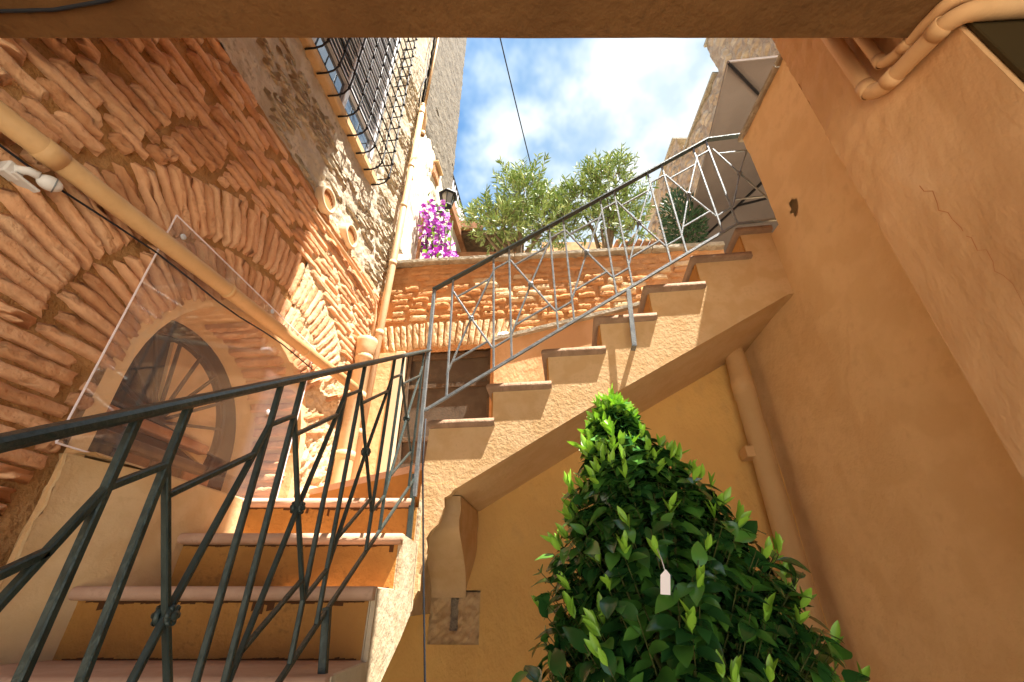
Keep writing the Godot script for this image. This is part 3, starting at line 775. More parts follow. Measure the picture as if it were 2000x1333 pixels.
	var rough_d = func(s, y): return -0.592 + fbm(s * 14, y * 14, 31.0) * 0.014 + fbm(s * 40, y * 44, 32.0) * 0.010 - 0.03 * smoothstep(0.03, 0.0, absf(s)) * smoothstep(1.36, 1.40, y)
	put("masonry_patch", skin(Sp, -0.135, 0.14, 1.30, 1.545, 0.0085, rough_d, slot), "flight_plaster", w)
	st = stb(); obox(st, Sp(0.0, 1.45, -0.648), e1 * 0.03, UP * 0.09, nb * 0.004); put("slot_back", st, "dark_inside", w)
	# plaster pier carrying the landing, its lower end broken off
	var po = func(y: float) -> float: return lerpf(-0.585, -0.14, smoothstep(1.53, 1.80, y))
	var edge = func(y: float) -> float: return 0.112 - 0.05 * smoothstep(1.75, 1.53, y) + 0.006 * fbm(y * 12.0, 3.0, 1.0)
	put("pier", skin(func(s, y, o): return Sp(-0.9 + s * (edge.call(y) + 0.9), y, o), 0.0, 1.0, 1.52, 1.935, 0.024, func(s, y): return po.call(y) + fbm(s * 6, y * 6, 44.0) * 0.006, func(_s, _y): return false), "flight_plaster", w)
	put("pier", skin(func(s, y, o): return Sp(edge.call(y), y, lerpf(po.call(y), -0.588, s)), 0.0, 1.0, 1.52, 1.935, 0.04, func(_s, _y): return 0.0, func(_s, _y): return false), "flight_plaster", w)

func rock(sd: int, sub := 5) -> ArrayMesh:
	var r := RandomNumberGenerator.new(); r.seed = sd
	var st := stb(true); var n := sub
	var ofs := Vector3(r.randf() * 50, r.randf() * 50, r.randf() * 50)
	var P = func(i: float, j: float) -> Vector3:
		var x := 2.0 * i / n - 1.0; var y := 2.0 * j / n - 1.0
		var e: float = max(abs(x), abs(y))
		var z: float = 1.0 - 0.55 * pow(e, 5.0)
		if i == 0 or j == 0 or i == n or j == n: z = -0.6
		z += noise.get_noise_3d(x * 1.6 + ofs.x, y * 1.6 + ofs.y, ofs.z) * 0.55
		var k := 0.93 + noise.get_noise_3d(x * 1.1 + ofs.z, y * 1.1, ofs.x) * 0.22
		return Vector3(x * k * (1.0 - 0.08 * y * y), y * k * (1.0 - 0.08 * x * x), z)
	for i in n:
		for j in n: quad(st, P.call(i, j), P.call(i + 1, j), P.call(i + 1, j + 1), P.call(i, j + 1))
	st.generate_normals()
	return st.commit()

# ---------------------------------------------------------------- right-hand walls
func right_side():
	var w := thing("parapet_wall", "orange plaster wall with a stone-capped parapet at the head of the stairs", "wall", Vector3(1.5, 0, -1.4))
	var Rp = func(s: float, y: float, o: float) -> Vector3: return Vector3(1.45 - o, y, -s)
	# seen from the left, s runs away from the camera: right-hand order is kept by mirroring s
	var Rm = func(s: float, y: float, o: float) -> Vector3: return Vector3(1.45 - o, y, s)
	var d = func(s, y): return fbm(s * 2.2, y * 2.2, 51.0) * 0.006 + fbm(s * 9, y * 9, 52.0) * 0.0025 + 0.005 * smoothstep(0.1, 0.2, fbm(s * 2.0, y * 1.3, 55.0))
	var hole = func(s, y): return Vector2((s + 1.624) / 0.036, (y - 3.249) / 0.045).length() < 1.0
	put("wall", skin(Rm, -1.765, -0.9, 0.0, 4.0, 0.02, d, hole), "stucco_rough", w)
	put("wall", skin(Rm, -2.9, -1.765, 0.0, 3.27, 0.04, d, func(_s, _y): return false), "stucco_rough", w)
	var st := stb()
	abox(st, Vector3(1.49, 0, -2.9), Vector3(1.62, 3.27, -0.9)); abox(st, Vector3(1.49, 3.272, -1.763), Vector3(1.62, 3.998, -0.9))
	abox(st, Vector3(1.452, 3.272, -1.766), Vector3(1.492, 3.998, -1.75))
	put("wall_core", st, "stucco_rough", w)
	for i in 2:
		st = stb(); abox(st, Vector3(1.425, 4.0, -1.79 + i * 0.46), Vector3(1.65, 4.032, -1.334 + i * 0.46), 0.006); put("coping_slab", st, "coping_stone", w)
	var r := thing("wall_pier", "broad smooth orange plaster pier beside the archway, with two pipes on it", "pier", Vector3(1.3, 0, -0.8))
	var Pm = func(s: float, y: float, o: float) -> Vector3: return Vector3(1.14 - o, y, s)
	var pd = func(s, y): return fbm(s * 2.0, y * 1.6, 61.0) * 0.003 + 0.003 * smoothstep(0.12, 0.16, fbm(s * 2.0, y * 1.4, 63.0)) + 0.008 * smoothstep(2.6, 2.9, y + (-s - 0.8) * 1.2) * fbm(s * 16, y * 16, 66.0)
	put("pier_face", skin(Pm, -1.012, -0.575, 0.0, 4.06, 0.018, pd, func(_s, _y): return false), "stucco", r)
	st = stb()
	abox(st, Vector3(1.15, 0, -1.005), Vector3(1.9, 4.055, -0.58))
	quad(st, Vector3(1.14, 0, -0.575), Vector3(1.9, 0, -0.575), Vector3(1.9, 4.06, -0.575), Vector3(1.14, 4.06, -0.575))
	quad(st, Vector3(1.9, 0, -1.012), Vector3(1.14, 0, -1.012), Vector3(1.14, 4.06, -1.012), Vector3(1.9, 4.06, -1.012))
	put("pier_core", st, "stucco", r)

	for cr in [[Vector2(2.50, -0.85), Vector2(2.05, -0.80)]]:
		st = stb(); var a: Vector2 = cr[0]; var b: Vector2 = cr[1]; var prev := a
		for i in range(1, 19):
			var q := a.lerp(b, i / 18.0) + Vector2(rng.randf_range(-0.008, 0.008), 0.018 * noise.get_noise_2d(i * 0.45, a.x * 9.0))
			var hw := 0.0009 * (1.3 - i / 18.0)
			var f: float = 1.14 - pd.call(q.y, q.x) - 0.0008; var f0: float = 1.14 - pd.call(prev.y, prev.x) - 0.0008
			quad(st, Vector3(f0, prev.x, prev.y - hw), Vector3(f, q.x, q.y - hw), Vector3(f, q.x, q.y + hw), Vector3(f0, prev.x, prev.y + hw))
			prev = q
		put("crack", st, "crack", r)

func arch_building():
	var b := thing("archway_building", "house over the archway, its orange painted beam crossing the top of the view", "building", Vector3(0, 2.85, 0))
	var Bm = func(s: float, y: float, o: float) -> Vector3: return Vector3(s, 2.85 - o, -y)
	var d = func(s, y): return fbm(s * 2.0, y * 6.0, 71.0) * 0.004
	put("beam_soffit", skin(func(s, y, o): return Vector3(s, 2.85 + o, y), -1.75, 2.2, -0.64, 0.4, 0.04, d, func(_s, _y): return false), "beam_paint", b)
	var st := stb(); abox(st, Vector3(-1.8, 2.862, -0.64), Vector3(1.2, 3.3, 0.4), 0.008)
	abox(st, Vector3(1.2, 2.865, -0.56), Vector3(2.3, 3.2, 0.4))
	put("beam", st, "beam_paint", b)
	st = stb(); abox(st, Vector3(-1.9, 3.3, -0.63), Vector3(1.15, 13.0, 1.3)); put("upper_wall", st, "stucco", b)
	st = stb(); abox(st, Vector3(-1.9, 2.87, 0.4), Vector3(2.3, 3.29, 1.3)); put("passage_ceiling", st, "beam_paint", b)
	st = stb(); abox(st, Vector3(1.9, 0, -0.6), Vector3(2.2, 2.86, 1.3)); put("passage_wall", st, "passage_shade", b)  # side wall coloured dark to paint in the unlit passage
	st = stb(); abox(st, Vector3(1.157, 0, -0.5735), Vector3(1.9, 2.85, -0.56), 0.003); put("shade_panel", st, "passage_shade", b)  # added dark sheet on the pier front, painting the shadowed opening
	# loose wire and a patch of damaged paint on the soffit
	var wr := thing("soffit_cable", "thin dark cable tacked under the beam at top left", "cable", Vector3(-1.2, 2.84, -0.57))
	st = stb(true)
	tube(st, [Vector3(-1.7, 2.843, -0.565), Vector3(-1.36, 2.842, -0.572), Vector3(-1.2, 2.841, -0.568), Vector3(-1.05, 2.843, -0.548), Vector3(-0.95, 2.844, -0.52)], 0.005, 6)
	put("wire", st, "cable_black", wr)

# ---------------------------------------------------------------- railings
func rosette(parent: Node3D, c: Vector3, n: Vector3, m: String):
	var st := stb(true)
	var sc := 0.8 if m == "iron" else 1.0
	for s in [1.0, -1.0]:
		lathe(st, c, n * s, [[0.011 * sc, 0.003], [0.0145 * sc, 0.005], [0.015 * sc, 0.008], [0.012 * sc, 0.0105], [0.0085 * sc, 0.0105], [0.007 * sc, 0.013], [0.004 * sc, 0.0145], [0.0, 0.015]], 18)
		var u := n.cross(UP).normalized(); var v := n.cross(u)
		for k in 6:
			var a := TAU * k / 6
			lathe(st, c + (u * cos(a) + v * sin(a)) * 0.011 * sc + n * s * 0.008, n * s, [[0.0045, 0.0], [0.0035, 0.003], [0.0, 0.004]], 8)
	put("rosette", st, m, parent)

# ps: [left bar, right bar] panels in running coordinate; F(s, w) gives a point on the rail plane, w 0 bottom .. 1 top
func rail_panel(parent: Node3D, F: Callable, a: float, b: float, side: Vector3, m: String, mid := true, k := 1.0):
	var c := (a + b) / 2 - 0.006
	var segs := [[a, 0.87, c, 0.53], [c, 0.53, b, 0.17], [b, 0.87, c, 0.53], [c, 0.53, a, 0.17]]
	for g in segs:
		var st := stb(); bar(st, F.call(g[0], g[1]), F.call(g[2], g[3]), 0.0105 * k, 0.0095 * k, side); put("diagonal_bar", st, m, parent)
	if mid:
		for w in [0.80, 0.25]:
			# points where the chord meets the arms
			var tA: float = (0.87 - w) / 0.34 if w > 0.5 else (0.53 - w) / 0.36
			var xl: float = lerpf(a, c, tA) if w > 0.5 else lerpf(c, a, tA)
			var xr: float = lerpf(b, c, tA) if w > 0.5 else lerpf(c, b, tA)
			var st := stb(); bar(st, F.call(xl, w), F.call(xr, w), 0.0105 * k, 0.0095 * k, side); put("cross_bar", st, m, parent)
	rosette(parent, F.call(c, 0.53) , side, m)

func gap_bars(parent: Node3D, F: Callable, a: float, b: float, side: Vector3, m: String):
	for w in [0.87, 0.17]:
		var k := 0.9 if m == "iron" else 1.0
		var st := stb(); bar(st, F.call(a, w), F.call(b, w), 0.0105 * k, 0.0095 * k, side); put("cross_bar", st, m, parent)

func railings():
	# upper flight
	var r := thing("stair_railing", "grey iron railing with crossed bars and rosettes climbing the upper flight", "railing", Sp(0.8, 2.6, 0.04))
	var slope := 0.6085
	var off := 0.04
	var F = func(s: float, w: float) -> Vector3:
		var top: float = 3.038 + (s + 0.067) * slope; var bot: float = 2.292 + (s + 0.067) * slope
		if s > 1.66: top = 3.038 + 1.727 * slope + 0.02 * (s - 1.66); bot = 2.292 + 1.727 * slope + (s - 1.66) * 0.02
		return Sp(s, lerpf(bot, top, w), off)
	var m := "iron_grey"
	var bars := [0.045, 0.277, 0.368, 0.61, 0.696, 0.93, 1.02, 1.243, 1.338, 1.557, 1.648]
	for s in bars:
		var st := stb(); bar(st, F.call(s + 0.008, 0.0), F.call(s - 0.008, 1.0), 0.0108, 0.0108, nb); put("upright", st, m, r)
	var st := stb(); bar(st, Sp(-0.055, 1.90, off), Sp(-0.067, 3.03, off), 0.018, 0.018, nb); put("post", st, m, r)
	for p in [[0.045, 0.277], [0.368, 0.61], [0.696, 0.93], [1.02, 1.243], [1.338, 1.557]]: rail_panel(r, F, p[0], p[1], nb, m)
	for p in [[0.277, 0.368], [0.61, 0.696], [0.93, 1.02], [1.243, 1.338], [1.557, 1.648]]: gap_bars(r, F, p[0], p[1], nb, m)
	rail_panel(r, F, 1.665, 1.885, nb, m)
	st = stb()
	bar(st, F.call(-0.075, 1.0), F.call(1.66, 1.0), 0.032, 0.014, nb, 0.003); bar(st, F.call(1.655, 1.0), F.call(1.90, 1.0), 0.032, 0.014, nb, 0.003)
	put("handrail", st, "iron", r)
	st = stb(); bar(st, F.call(-0.05, 0.0), F.call(1.66, 0.0), 0.013, 0.015, nb); bar(st, F.call(1.655, 0.0), F.call(1.90, 0.0), 0.013, 0.015, nb); put("bottom_rail", st, m, r)
	st = stb(); bar(st, Sp(1.0, 2.93, off + 0.012), Sp(0.985, 2.585, off + 0.012), 0.008, 0.024, nb); bar(st, Sp(0.985, 2.592, off + 0.016), Sp(0.985, 2.592, -0.01), 0.024, 0.008, e1); put("bracket", st, m, r)
	# lower flight
	var q := thing("stair_railing", "dark green-black iron railing with crossed bars rising along the lower flight", "railing", Vector3(-0.44, 1.5, -1.2))
	var G = func(d: float, w: float) -> Vector3:
		var top := 1.388 + 0.614 * d; var bot := 0.728 + 0.612 * d
		return Vector3(-0.44, lerpf(bot, top, w), -d)
	m = "iron"
	var X := Vector3.RIGHT
	var ds := [-0.62, -0.53, -0.27, -0.18, 0.10, 0.19, 0.497, 0.568, 0.774, 0.852, 1.084, 1.187, 1.476, 1.594, 1.951]
	for d in ds:
		st = stb(); bar(st, G.call(d, 0.0), G.call(d, 1.0), 0.0098, 0.0098, X); put("upright", st, m, q)
	for p in [[-0.53, -0.27], [-0.18, 0.10], [0.19, 0.497], [0.568, 0.774], [0.852, 1.084], [1.187, 1.476], [1.594, 1.951]]: rail_panel(q, G, p[0], p[1], X, m, true, 0.9)
	for p in [[-0.62, -0.53], [-0.27, -0.18], [0.10, 0.19], [0.497, 0.568], [0.774, 0.852], [1.084, 1.187], [1.476, 1.594]]: gap_bars(q, G, p[0], p[1], X, m)
	st = stb(); bar(st, G.call(-0.7, 1.0), G.call(2.075, 1.0), 0.026, 0.0135, X, 0.004); put("handrail", st, m, q)
	st = stb(); bar(st, G.call(-0.7, 0.0), G.call(2.10, 0.0), 0.010, 0.011, X); put("bottom_rail", st, m, q)
	st = stb(); bar(st, Vector3(-0.415, 1.30, -1.235), Vector3(-0.44, 1.49, -1.235), 0.018, 0.018, X); put("foot", st, m, q)
	st = stb(); bar(st, Vector3(-0.432, 1.62, -2.03), Vector3(-0.44, 2.0, -2.04), 0.022, 0.018, X); put("foot", st, m, q)
	var c := thing("hanging_cable", "thin dark cable hanging straight down below the railing post", "cable", Vector3(-0.36, 1.6, -2.03))
	st = stb(true); tube(st, [Vector3(-0.415, 2.26, -2.035), Vector3(-0.406, 2.05, -2.025), Sp(0.02, 1.6, 0.05), Sp(0.068, 1.2, 0.05), Sp(0.11, 0.7, 0.06)], 0.0042, 6); put("wire", st, "cable_black", c)

# ---------------------------------------------------------------- pipes
func collar(parent: Node3D, a: Vector3, dir: Vector3, r: float, ln: float, m: String):
	var st := stb(true)
	lathe(st, a, dir.normalized(), [[r * 0.95, 0.0], [r * 1.09, 0.0], [r * 1.10, ln * 0.5], [r * 1.09, ln], [r * 0.95, ln]], 18)
	put("coupling", st, m, parent)

func pipes():
	var p := thing("waste_pipe", "long peach painted pipe sloping across the brick wall in front of the glass", "pipe", Lp(0, 2.67, 0.075))
	var a := Lp(-1.3, 2.565, 0.075); var b := Lp(1.34, 2.782, 0.075)
	var st := stb(true); tube(st, [a, a.lerp(b, 0.5), b], 0.032, 18); put("pipe", st, "pipe_paint", p)
	for t in [[0.232, 0.058], [0.52, 0.02], [0.76, 0.02]]: collar(p, a.lerp(b, t[0]), b - a, 0.032, t[1], "pipe_paint")
	for s in [-0.35, 0.9]:
		st = stb(true); tube(st, [Lp(s, 2.68 + s * 0.08, -0.02), Lp(s, 2.68 + s * 0.08, 0.06)], 0.008, 6); put("bracket", st, "iron_black", p)
	var w := thing("thin_wire", "thin dark wire running just under the sloping pipe", "cable", Lp(0, 2.6, 0.02))
	st = stb(true); var pts := []
	for i in 14: var s := -1.2 + i * 0.16; pts.append(Lp(s, 2.632 + s * 0.082 + 0.010 * sin(i * 1.3), 0.035))
	tube(st, pts, 0.0035, 5); put("wire", st, "cable_black", w)
	# clay soil pipe with a flared top
	var d := thing("soil_pipe", "thick cream clay pipe with a flared collar standing in the corner", "pipe", Lp(1.40, 2.0, 0.075))
	st = stb(true); lathe(st, Lp(1.405, 0, 0.07), UP, [[0.058, 1.9], [0.058, 3.06], [0.066, 3.07], [0.07, 3.13], [0.076, 3.17], [0.078, 3.20], [0.066, 3.205], [0.05, 3.18], [0.05, 3.0]], 20); put("pipe", st, "pipe_cream", d)
	for yy in [2.30, 2.72, 3.02]:
		collar(d, Lp(1.405, yy, 0.07), UP, 0.058, 0.05, "pipe_cream")
	# downpipe
	var g := thing("downpipe", "slim peach downpipe running up the house wall past the grilled window", "pipe", Lp(1.6, 2.0, 0.07))
	var lo := Lp(1.545, 1.9, 0.07); var hi := Lp(1.665, 6.55, 0.07)
	st = stb(true); tube(st, [lo, lo.lerp(hi, 0.5), hi], 0.031, 16); put("pipe", st, "pipe_cream", g)
	for t in [0.13, 0.31, 0.47, 0.63, 0.76, 0.97]: collar(g, lo.lerp(hi, t), hi - lo, 0.031, 0.05, "pipe_cream")
	st = stb(true); tube(st, [hi, hi + Vector3(0, 0.05, 0) + nl * 0.0, Lp(1.72, 6.62, 0.06), Lp(1.80, 6.55, 0.06), Lp(1.80, 6.25, 0.06)], 0.026, 12); put("elbow", st, "pipe_cream", g)
	collar(g, Lp(1.80, 6.22, 0.06), UP, 0.026, 0.06, "pipe_cream")
	var g2 := thing("downpipe", "thinner pipe running close beside the peach downpipe", "pipe", Lp(1.7, 4.3, 0.05))
	st = stb(true); tube(st, [Lp(1.665, 4.1, 0.06), Lp(1.70, 4.8, 0.055), Lp(1.735, 5.42, 0.05), Lp(1.75, 5.5, 0.0)], 0.014, 10); put("pipe", st, "pipe_cream", g2)
	collar(g2, Lp(1.733, 5.36, 0.05), UP, 0.015, 0.05, "roof_tile")
	var g3 := thing("downpipe", "dark narrow pipe going on up the grey wall to the eaves", "pipe", Lp(1.76, 6.6, 0.05))
	st = stb(true); tube(st, [Lp(1.76, 6.55, 0.05), Lp(1.82, 8.2, 0.05), Lp(1.9, 11.0, 0.05)], 0.016, 8); put("pipe", st, "pipe_paint", g3)
	var g4 := thing("wall_cable", "thin black cable drooping down the grey wall left of the downpipe", "cable", Lp(1.6, 6.6, 0.03))
	st = stb(true); tube(st, [Lp(1.62, 6.5, 0.04), Lp(1.63, 6.9, 0.03), Lp(1.70, 7.3, 0.03), Lp(1.66, 7.9, 0.03), Lp(1.74, 8.6, 0.03), Lp(1.72, 10.5, 0.03)], 0.007, 6); put("wire", st, "cable_black", g4)
	# conduit over the brickwork
	var c := thing("conduit", "thin peach conduit running under the round vents and bending down", "pipe", Lp(1.0, 3.6, 0.015))
	st = stb(true); tube(st, [Lp(0.50, 3.63, 0.022), Lp(1.0, 3.645, 0.03), Lp(1.38, 3.652, 0.03), Lp(1.50, 3.62, 0.03), Lp(1.545, 3.50, 0.03), Lp(1.55, 3.22, 0.03)], 0.010, 8); put("pipe", st, "pipe_cream", c)
	# pipe in the dark corner under the stairs
	var u := thing("drain_pipe", "ochre drain pipe standing in the shaded corner under the stairs", "pipe", Sp(1.67, 0, -0.48))
	st = stb(true); lathe(st, Sp(1.655, 0, -0.48), UP, [[0.056, 0.0], [0.056, 2.50], [0.061, 2.50], [0.061, 2.62], [0.056, 2.63], [0.056, 2.84]], 20); put("pipe", st, "pipe_paint", u)
	st = stb(); obox(st, Sp(1.60, 2.19, -0.50), e1 * 0.035, UP * 0.03, nb * 0.05, 0.004); put("pipe_clip", st, "pipe_paint", u)
	for i in 9:
		inst("mortar_lump", rock(820 + i, 4), "coping_stone" if i % 3 else "flight_plaster", Transform3D(Basis(e1 * rng.randf_range(0.02, 0.045), UP * rng.randf_range(0.02, 0.035), nb * 0.03), Sp(1.58 + i * 0.022 + rng.randf_range(-0.02, 0.02), 2.80 + i * 0.011 + rng.randf_range(-0.03, 0.01), -0.48 + rng.randf_range(-0.06, 0.05))), u)
	# two pipes on the pier, turning out under the beam
	var v := thing("heating_pipe", "thicker orange pipe coming down the pier and bending out under the beam", "pipe", Vector3(1.1, 2.8, -0.8))
	st = stb(true); tube(st, curve([Vector3(1.108, 3.9, -0.80), Vector3(1.108, 2.86, -0.80), Vector3(1.108, 2.825, -0.765), Vector3(1.108, 2.775, -0.57), Vector3(1.13, 2.765, -0.54), Vector3(1.4, 2.79, -0.535)]), 0.0235, 14); put("pipe", st, "stucco", v)
	collar(v, Vector3(1.108, 2.86, -0.80), UP, 0.0235, 0.04, "stucco"); collar(v, Vector3(1.108, 2.822, -0.75), Vector3(0, -0.25, 1), 0.0235, 0.035, "stucco"); collar(v, Vector3(1.108, 2.785, -0.605), Vector3(0, -0.25, 1), 0.0235, 0.035, "stucco")
	var v2 := thing("heating_pipe", "thinner orange pipe on the pier just inside the thicker bent one", "pipe", Vector3(1.12, 2.85, -0.72))
	st = stb(true); tube(st, curve([Vector3(1.115, 3.9, -0.735), Vector3(1.115, 2.90, -0.735), Vector3(1.115, 2.87, -0.70), Vector3(1.115, 2.825, -0.55), Vector3(1.14, 2.815, -0.525), Vector3(1.4, 2.83, -0.52)]), 0.0165, 12); put("pipe", st, "stucco", v2)
	collar(v2, Vector3(1.115, 2.90, -0.735), UP, 0.0165, 0.03, "stucco"); collar(v2, Vector3(1.115, 2.863, -0.68), Vector3(0, -0.25, 1), 0.0165, 0.03, "stucco")

func curve(p: Array) -> Array:   # rounds the corners of a polyline a little
	var o := [p[0]]
	for i in range(1, p.size() - 1):
		var a: Vector3 = p[i - 1]; var b: Vector3 = p[i]; var c: Vector3 = p[i + 1]
		var r: float = min(0.03, min(a.distance_to(b), b.distance_to(c)) * 0.45)
		var s := b + (a - b).normalized() * r; var e := b + (c - b).normalized() * r
		for k in 5: var t := k / 4.0; o.append(s.lerp(b, t).lerp(b.lerp(e, t), t))
	o.append(p[-1])
	return o

# ---------------------------------------------------------------- vents, lamp, lantern
func vent(s: float, y: float, label: String):
	var v := thing("round_vent", label, "vent", Lp(s, y, 0.0), "round clay vents on the house wall")
	var st := stb(true); lathe(st, Lp(s, y, 0.0), nl, [[0.094, -0.02], [0.092, 0.035], [0.086, 0.045], [0.072, 0.043], [0.068, 0.034], [0.068, 0.0]], 26); put("vent_ring", st, "cream_paint", v)
	st = stb(); lathe(st, Lp(s, y, 0.006), nl, [[0.07, 0.0], [0.0, 0.0]], 20); put("vent_back", st, "vent_clay", v)
	for i in 7:
		var o := -0.054 + i * 0.018; var hw := sqrt(0.068 * 0.068 - o * o)
		st = stb(); obox(st, Lp(s + o, y, 0.022), (e2 * 0.6 + nl * 0.8).normalized() * 0.008, UP * hw, (nl * 0.6 - e2 * 0.8).normalized() * 0.002); put("vent_slat", st, "vent_clay", v)

func wall_fittings():
	vent(0.595, 3.812, "round cream clay vent, the one nearer the window sill, left of its twin")
	vent(0.945, 3.822, "round cream clay vent nearer the downpipe, lower right of its twin")
	# security lamp
	var l := thing("security_lamp", "white plastic dome lamp on a bracket on the brick wall at left", "lamp", Lp(-0.63, 2.53, 0.0))
	var st := stb(); obox(st, Lp(-0.672, 2.538, 0.012), e2 * 0.022, UP * 0.020, nl * 0.018, 0.005); put("mount", st, "lamp_white", l)
	st = stb(true); tube(st, [Lp(-0.672, 2.543, 0.025), Lp(-0.657, 2.551, 0.045), Lp(-0.637, 2.553, 0.055)], 0.012, 12); put("arm", st, "lamp_white", l)
	var ax := (e2 * 0.8 + nl * 0.45 + UP * 0.10).normalized()
	st = stb(true)
	var prof := []
	for i in 13: var a := PI * i / 12.0; prof.append([sin(a) * 0.0225, -cos(a) * 0.029])
	lathe(st, Lp(-0.612, 2.551, 0.060), ax, prof, 22); put("lamp_head", st, "lamp_white", l)
	st = stb(true); lathe(st, Lp(-0.612, 2.551, 0.060), ax, [[0.0215, 0.009], [0.0231, 0.0095], [0.0228, 0.012], [0.021, 0.0125]], 22); put("lamp_seam", st, "iron_grey", l)
	st = stb(); obox(st, Lp(-0.642, 2.525, 0.02), e2 * 0.035, UP * 0.004, nl * 0.02, 0.002); put("base_plate", st, "lamp_white", l)
	# lantern on a wall bracket
	var c := Lp(2.42, 5.80, 0.24)
	var k := thing("wall_lantern", "small dark iron lantern on the pale wall above the purple flowers", "lantern", c)
	st = stb(); for q in 1: lathe(st, c, UP, [[0.055, -0.10], [0.085, 0.06]], 6)
	put("lantern_glass", st, "lantern_glass", k)
	st = stb(); lathe(st, c, UP, [[0.125, 0.06], [0.12, 0.075], [0.05, 0.15], [0.02, 0.17], [0.015, 0.2], [0.0, 0.2]], 6); lathe(st, c, UP, [[0.125, 0.06], [0.0, 0.058]], 6); put("lantern_roof", st, "iron_black", k)
	st = stb(); lathe(st, c, UP, [[0.0, -0.15], [0.03, -0.14], [0.06, -0.115], [0.06, -0.10], [0.0, -0.10]], 6); put("lantern_base", st, "iron_black", k)
	for i in 6:
		var a := TAU * i / 6; var ux := UP.cross(Vector3.RIGHT).normalized(); var uz := UP.cross(ux)
		var dd := ux * cos(a) + uz * sin(a)
		st = stb(); bar(st, c + dd * 0.058 - UP * 0.10, c + dd * 0.088 + UP * 0.06, 0.01, 0.01, dd); put("lantern_strut", st, "iron_black", k)
	st = stb(true); tube(st, [c - UP * 0.12, c - UP * 0.2 - nl * 0.06, c - UP * 0.18 - nl * 0.16, Lp(2.42, 5.70, 0.0)], 0.012, 8); put("lantern_arm", st, "iron_black", k)
	# small clay niche box in the pale plaster
	var bx := thing("wall_box", "small rusty box recessed in the pale plaster above the lantern", "box", Lp(2.35, 6.35, 0.0))
	st = stb(); obox(st, Lp(2.47, 6.36, 0.02), e2 * 0.11, UP * 0.10, nl * 0.025, 0.006); put("lid", st, "roof_tile", bx)
	st = stb(); obox(st, Lp(2.47, 6.48, 0.035), e2 * 0.12, UP * 0.014, nl * 0.05, 0.004); put("hood", st, "dado_plaster", bx)

# ---------------------------------------------------------------- glass in front of the niche
func niche_glass():
	var g := thing("glass_panel", "clear glass panel with bright edges standing before the arched niche", "glass panel", Lp(0.3, 1.9, 0.07))
	var s0 := -0.232; var s1 := 0.86; var y0 := 1.90; var y1 := 2.82; var o := 0.088
	var st := stb(); obox(st, Lp((s0 + s1) / 2, (y0 + y1) / 2, o - 0.055), e2 * (s1 - s0) / 2, UP * (y1 - y0) / 2, nl * 0.002); put("pane", st, "clear_glass", g)
	o -= 0.055
	for e in [[s0, y0, s0, y1], [s0, y0, s1, y0], [s0, y1, s1, y1], [s1, y0, s1, y1]]:
		st = stb(); bar(st, Lp(e[0], e[1], o), Lp(e[2], e[3], o), 0.006, 0.005, nl, 0.001); put("polished_edge", st, "glass_edge", g)
	for p in [[s0 + 0.05, y0 + 0.06], [s0 + 0.06, y1 - 0.06], [s1 - 0.25, y0 + 0.42], [0.42, y1 - 0.02]]:
		st = stb(true); lathe(st, Lp(p[0], p[1], o), nl, [[0.012, 0.002], [0.012, 0.007], [0.006, 0.010], [0.0, 0.010]], 12); put("fixing_stud", st, "white_metal", g)

# ---------------------------------------------------------------- things on the terrace
func leaf_mesh(seed_: int, len: float, wid: float, fold: float, droop: float) -> ArrayMesh:   # leaf along +x, face +y
	var r := RandomNumberGenerator.new(); r.seed = seed_
	var st := stb(true); var n := 5
	var rows := []
	for i in n + 1:
		var t := float(i) / n
		var hw := wid * 0.5 * pow(sin(PI * pow(t, 0.82)), 0.8) if i > 0 and i < n else 0.0008
		var x := t * len; var y := -droop * t * t * len + r.randf_range(-0.02, 0.02) * wid
		rows.append([Vector3(x, y + fold * hw, -hw), Vector3(x, y, 0), Vector3(x, y + fold * hw, hw)])
	for i in n:
		for k in 2: quad(st, rows[i][k], rows[i][k + 1], rows[i + 1][k + 1], rows[i + 1][k])
	st.generate_normals()
	return st.commit()

func leaf_xf(p: Vector3, dir: Vector3, nrm: Vector3, k: float) -> Transform3D:
	var x := dir.normalized(); var z := x.cross(nrm).normalized(); var y := z.cross(x)
	return Transform3D(Basis(x * k, y * k, z * k), p)

func rv() -> Vector3:
	var v := Vector3(rng.randf_range(-1, 1), rng.randf_range(-1, 1), rng.randf_range(-1, 1))
	while v.length() > 1.0 or v.length() < 0.1: v = Vector3(rng.randf_range(-1, 1), rng.randf_range(-1, 1), rng.randf_range(-1, 1))
	return v

func joined(called: String, mats: Dictionary, parent: Node3D):   # mats: name -> SurfaceTool filled by append_from
	for k in mats:
		var o := MeshInstance3D.new(); o.mesh = mats[k].commit(); o.material_override = M[k]; o.name = called
		parent.add_child(o, true); o.position = -parent.position; o.set_meta("kind", "stuff")

func bucket(d: Dictionary, k: String) -> SurfaceTool:
	if not d.has(k): d[k] = SurfaceTool.new(); d[k].begin(Mesh.PRIMITIVE_TRIANGLES)
	return d[k]

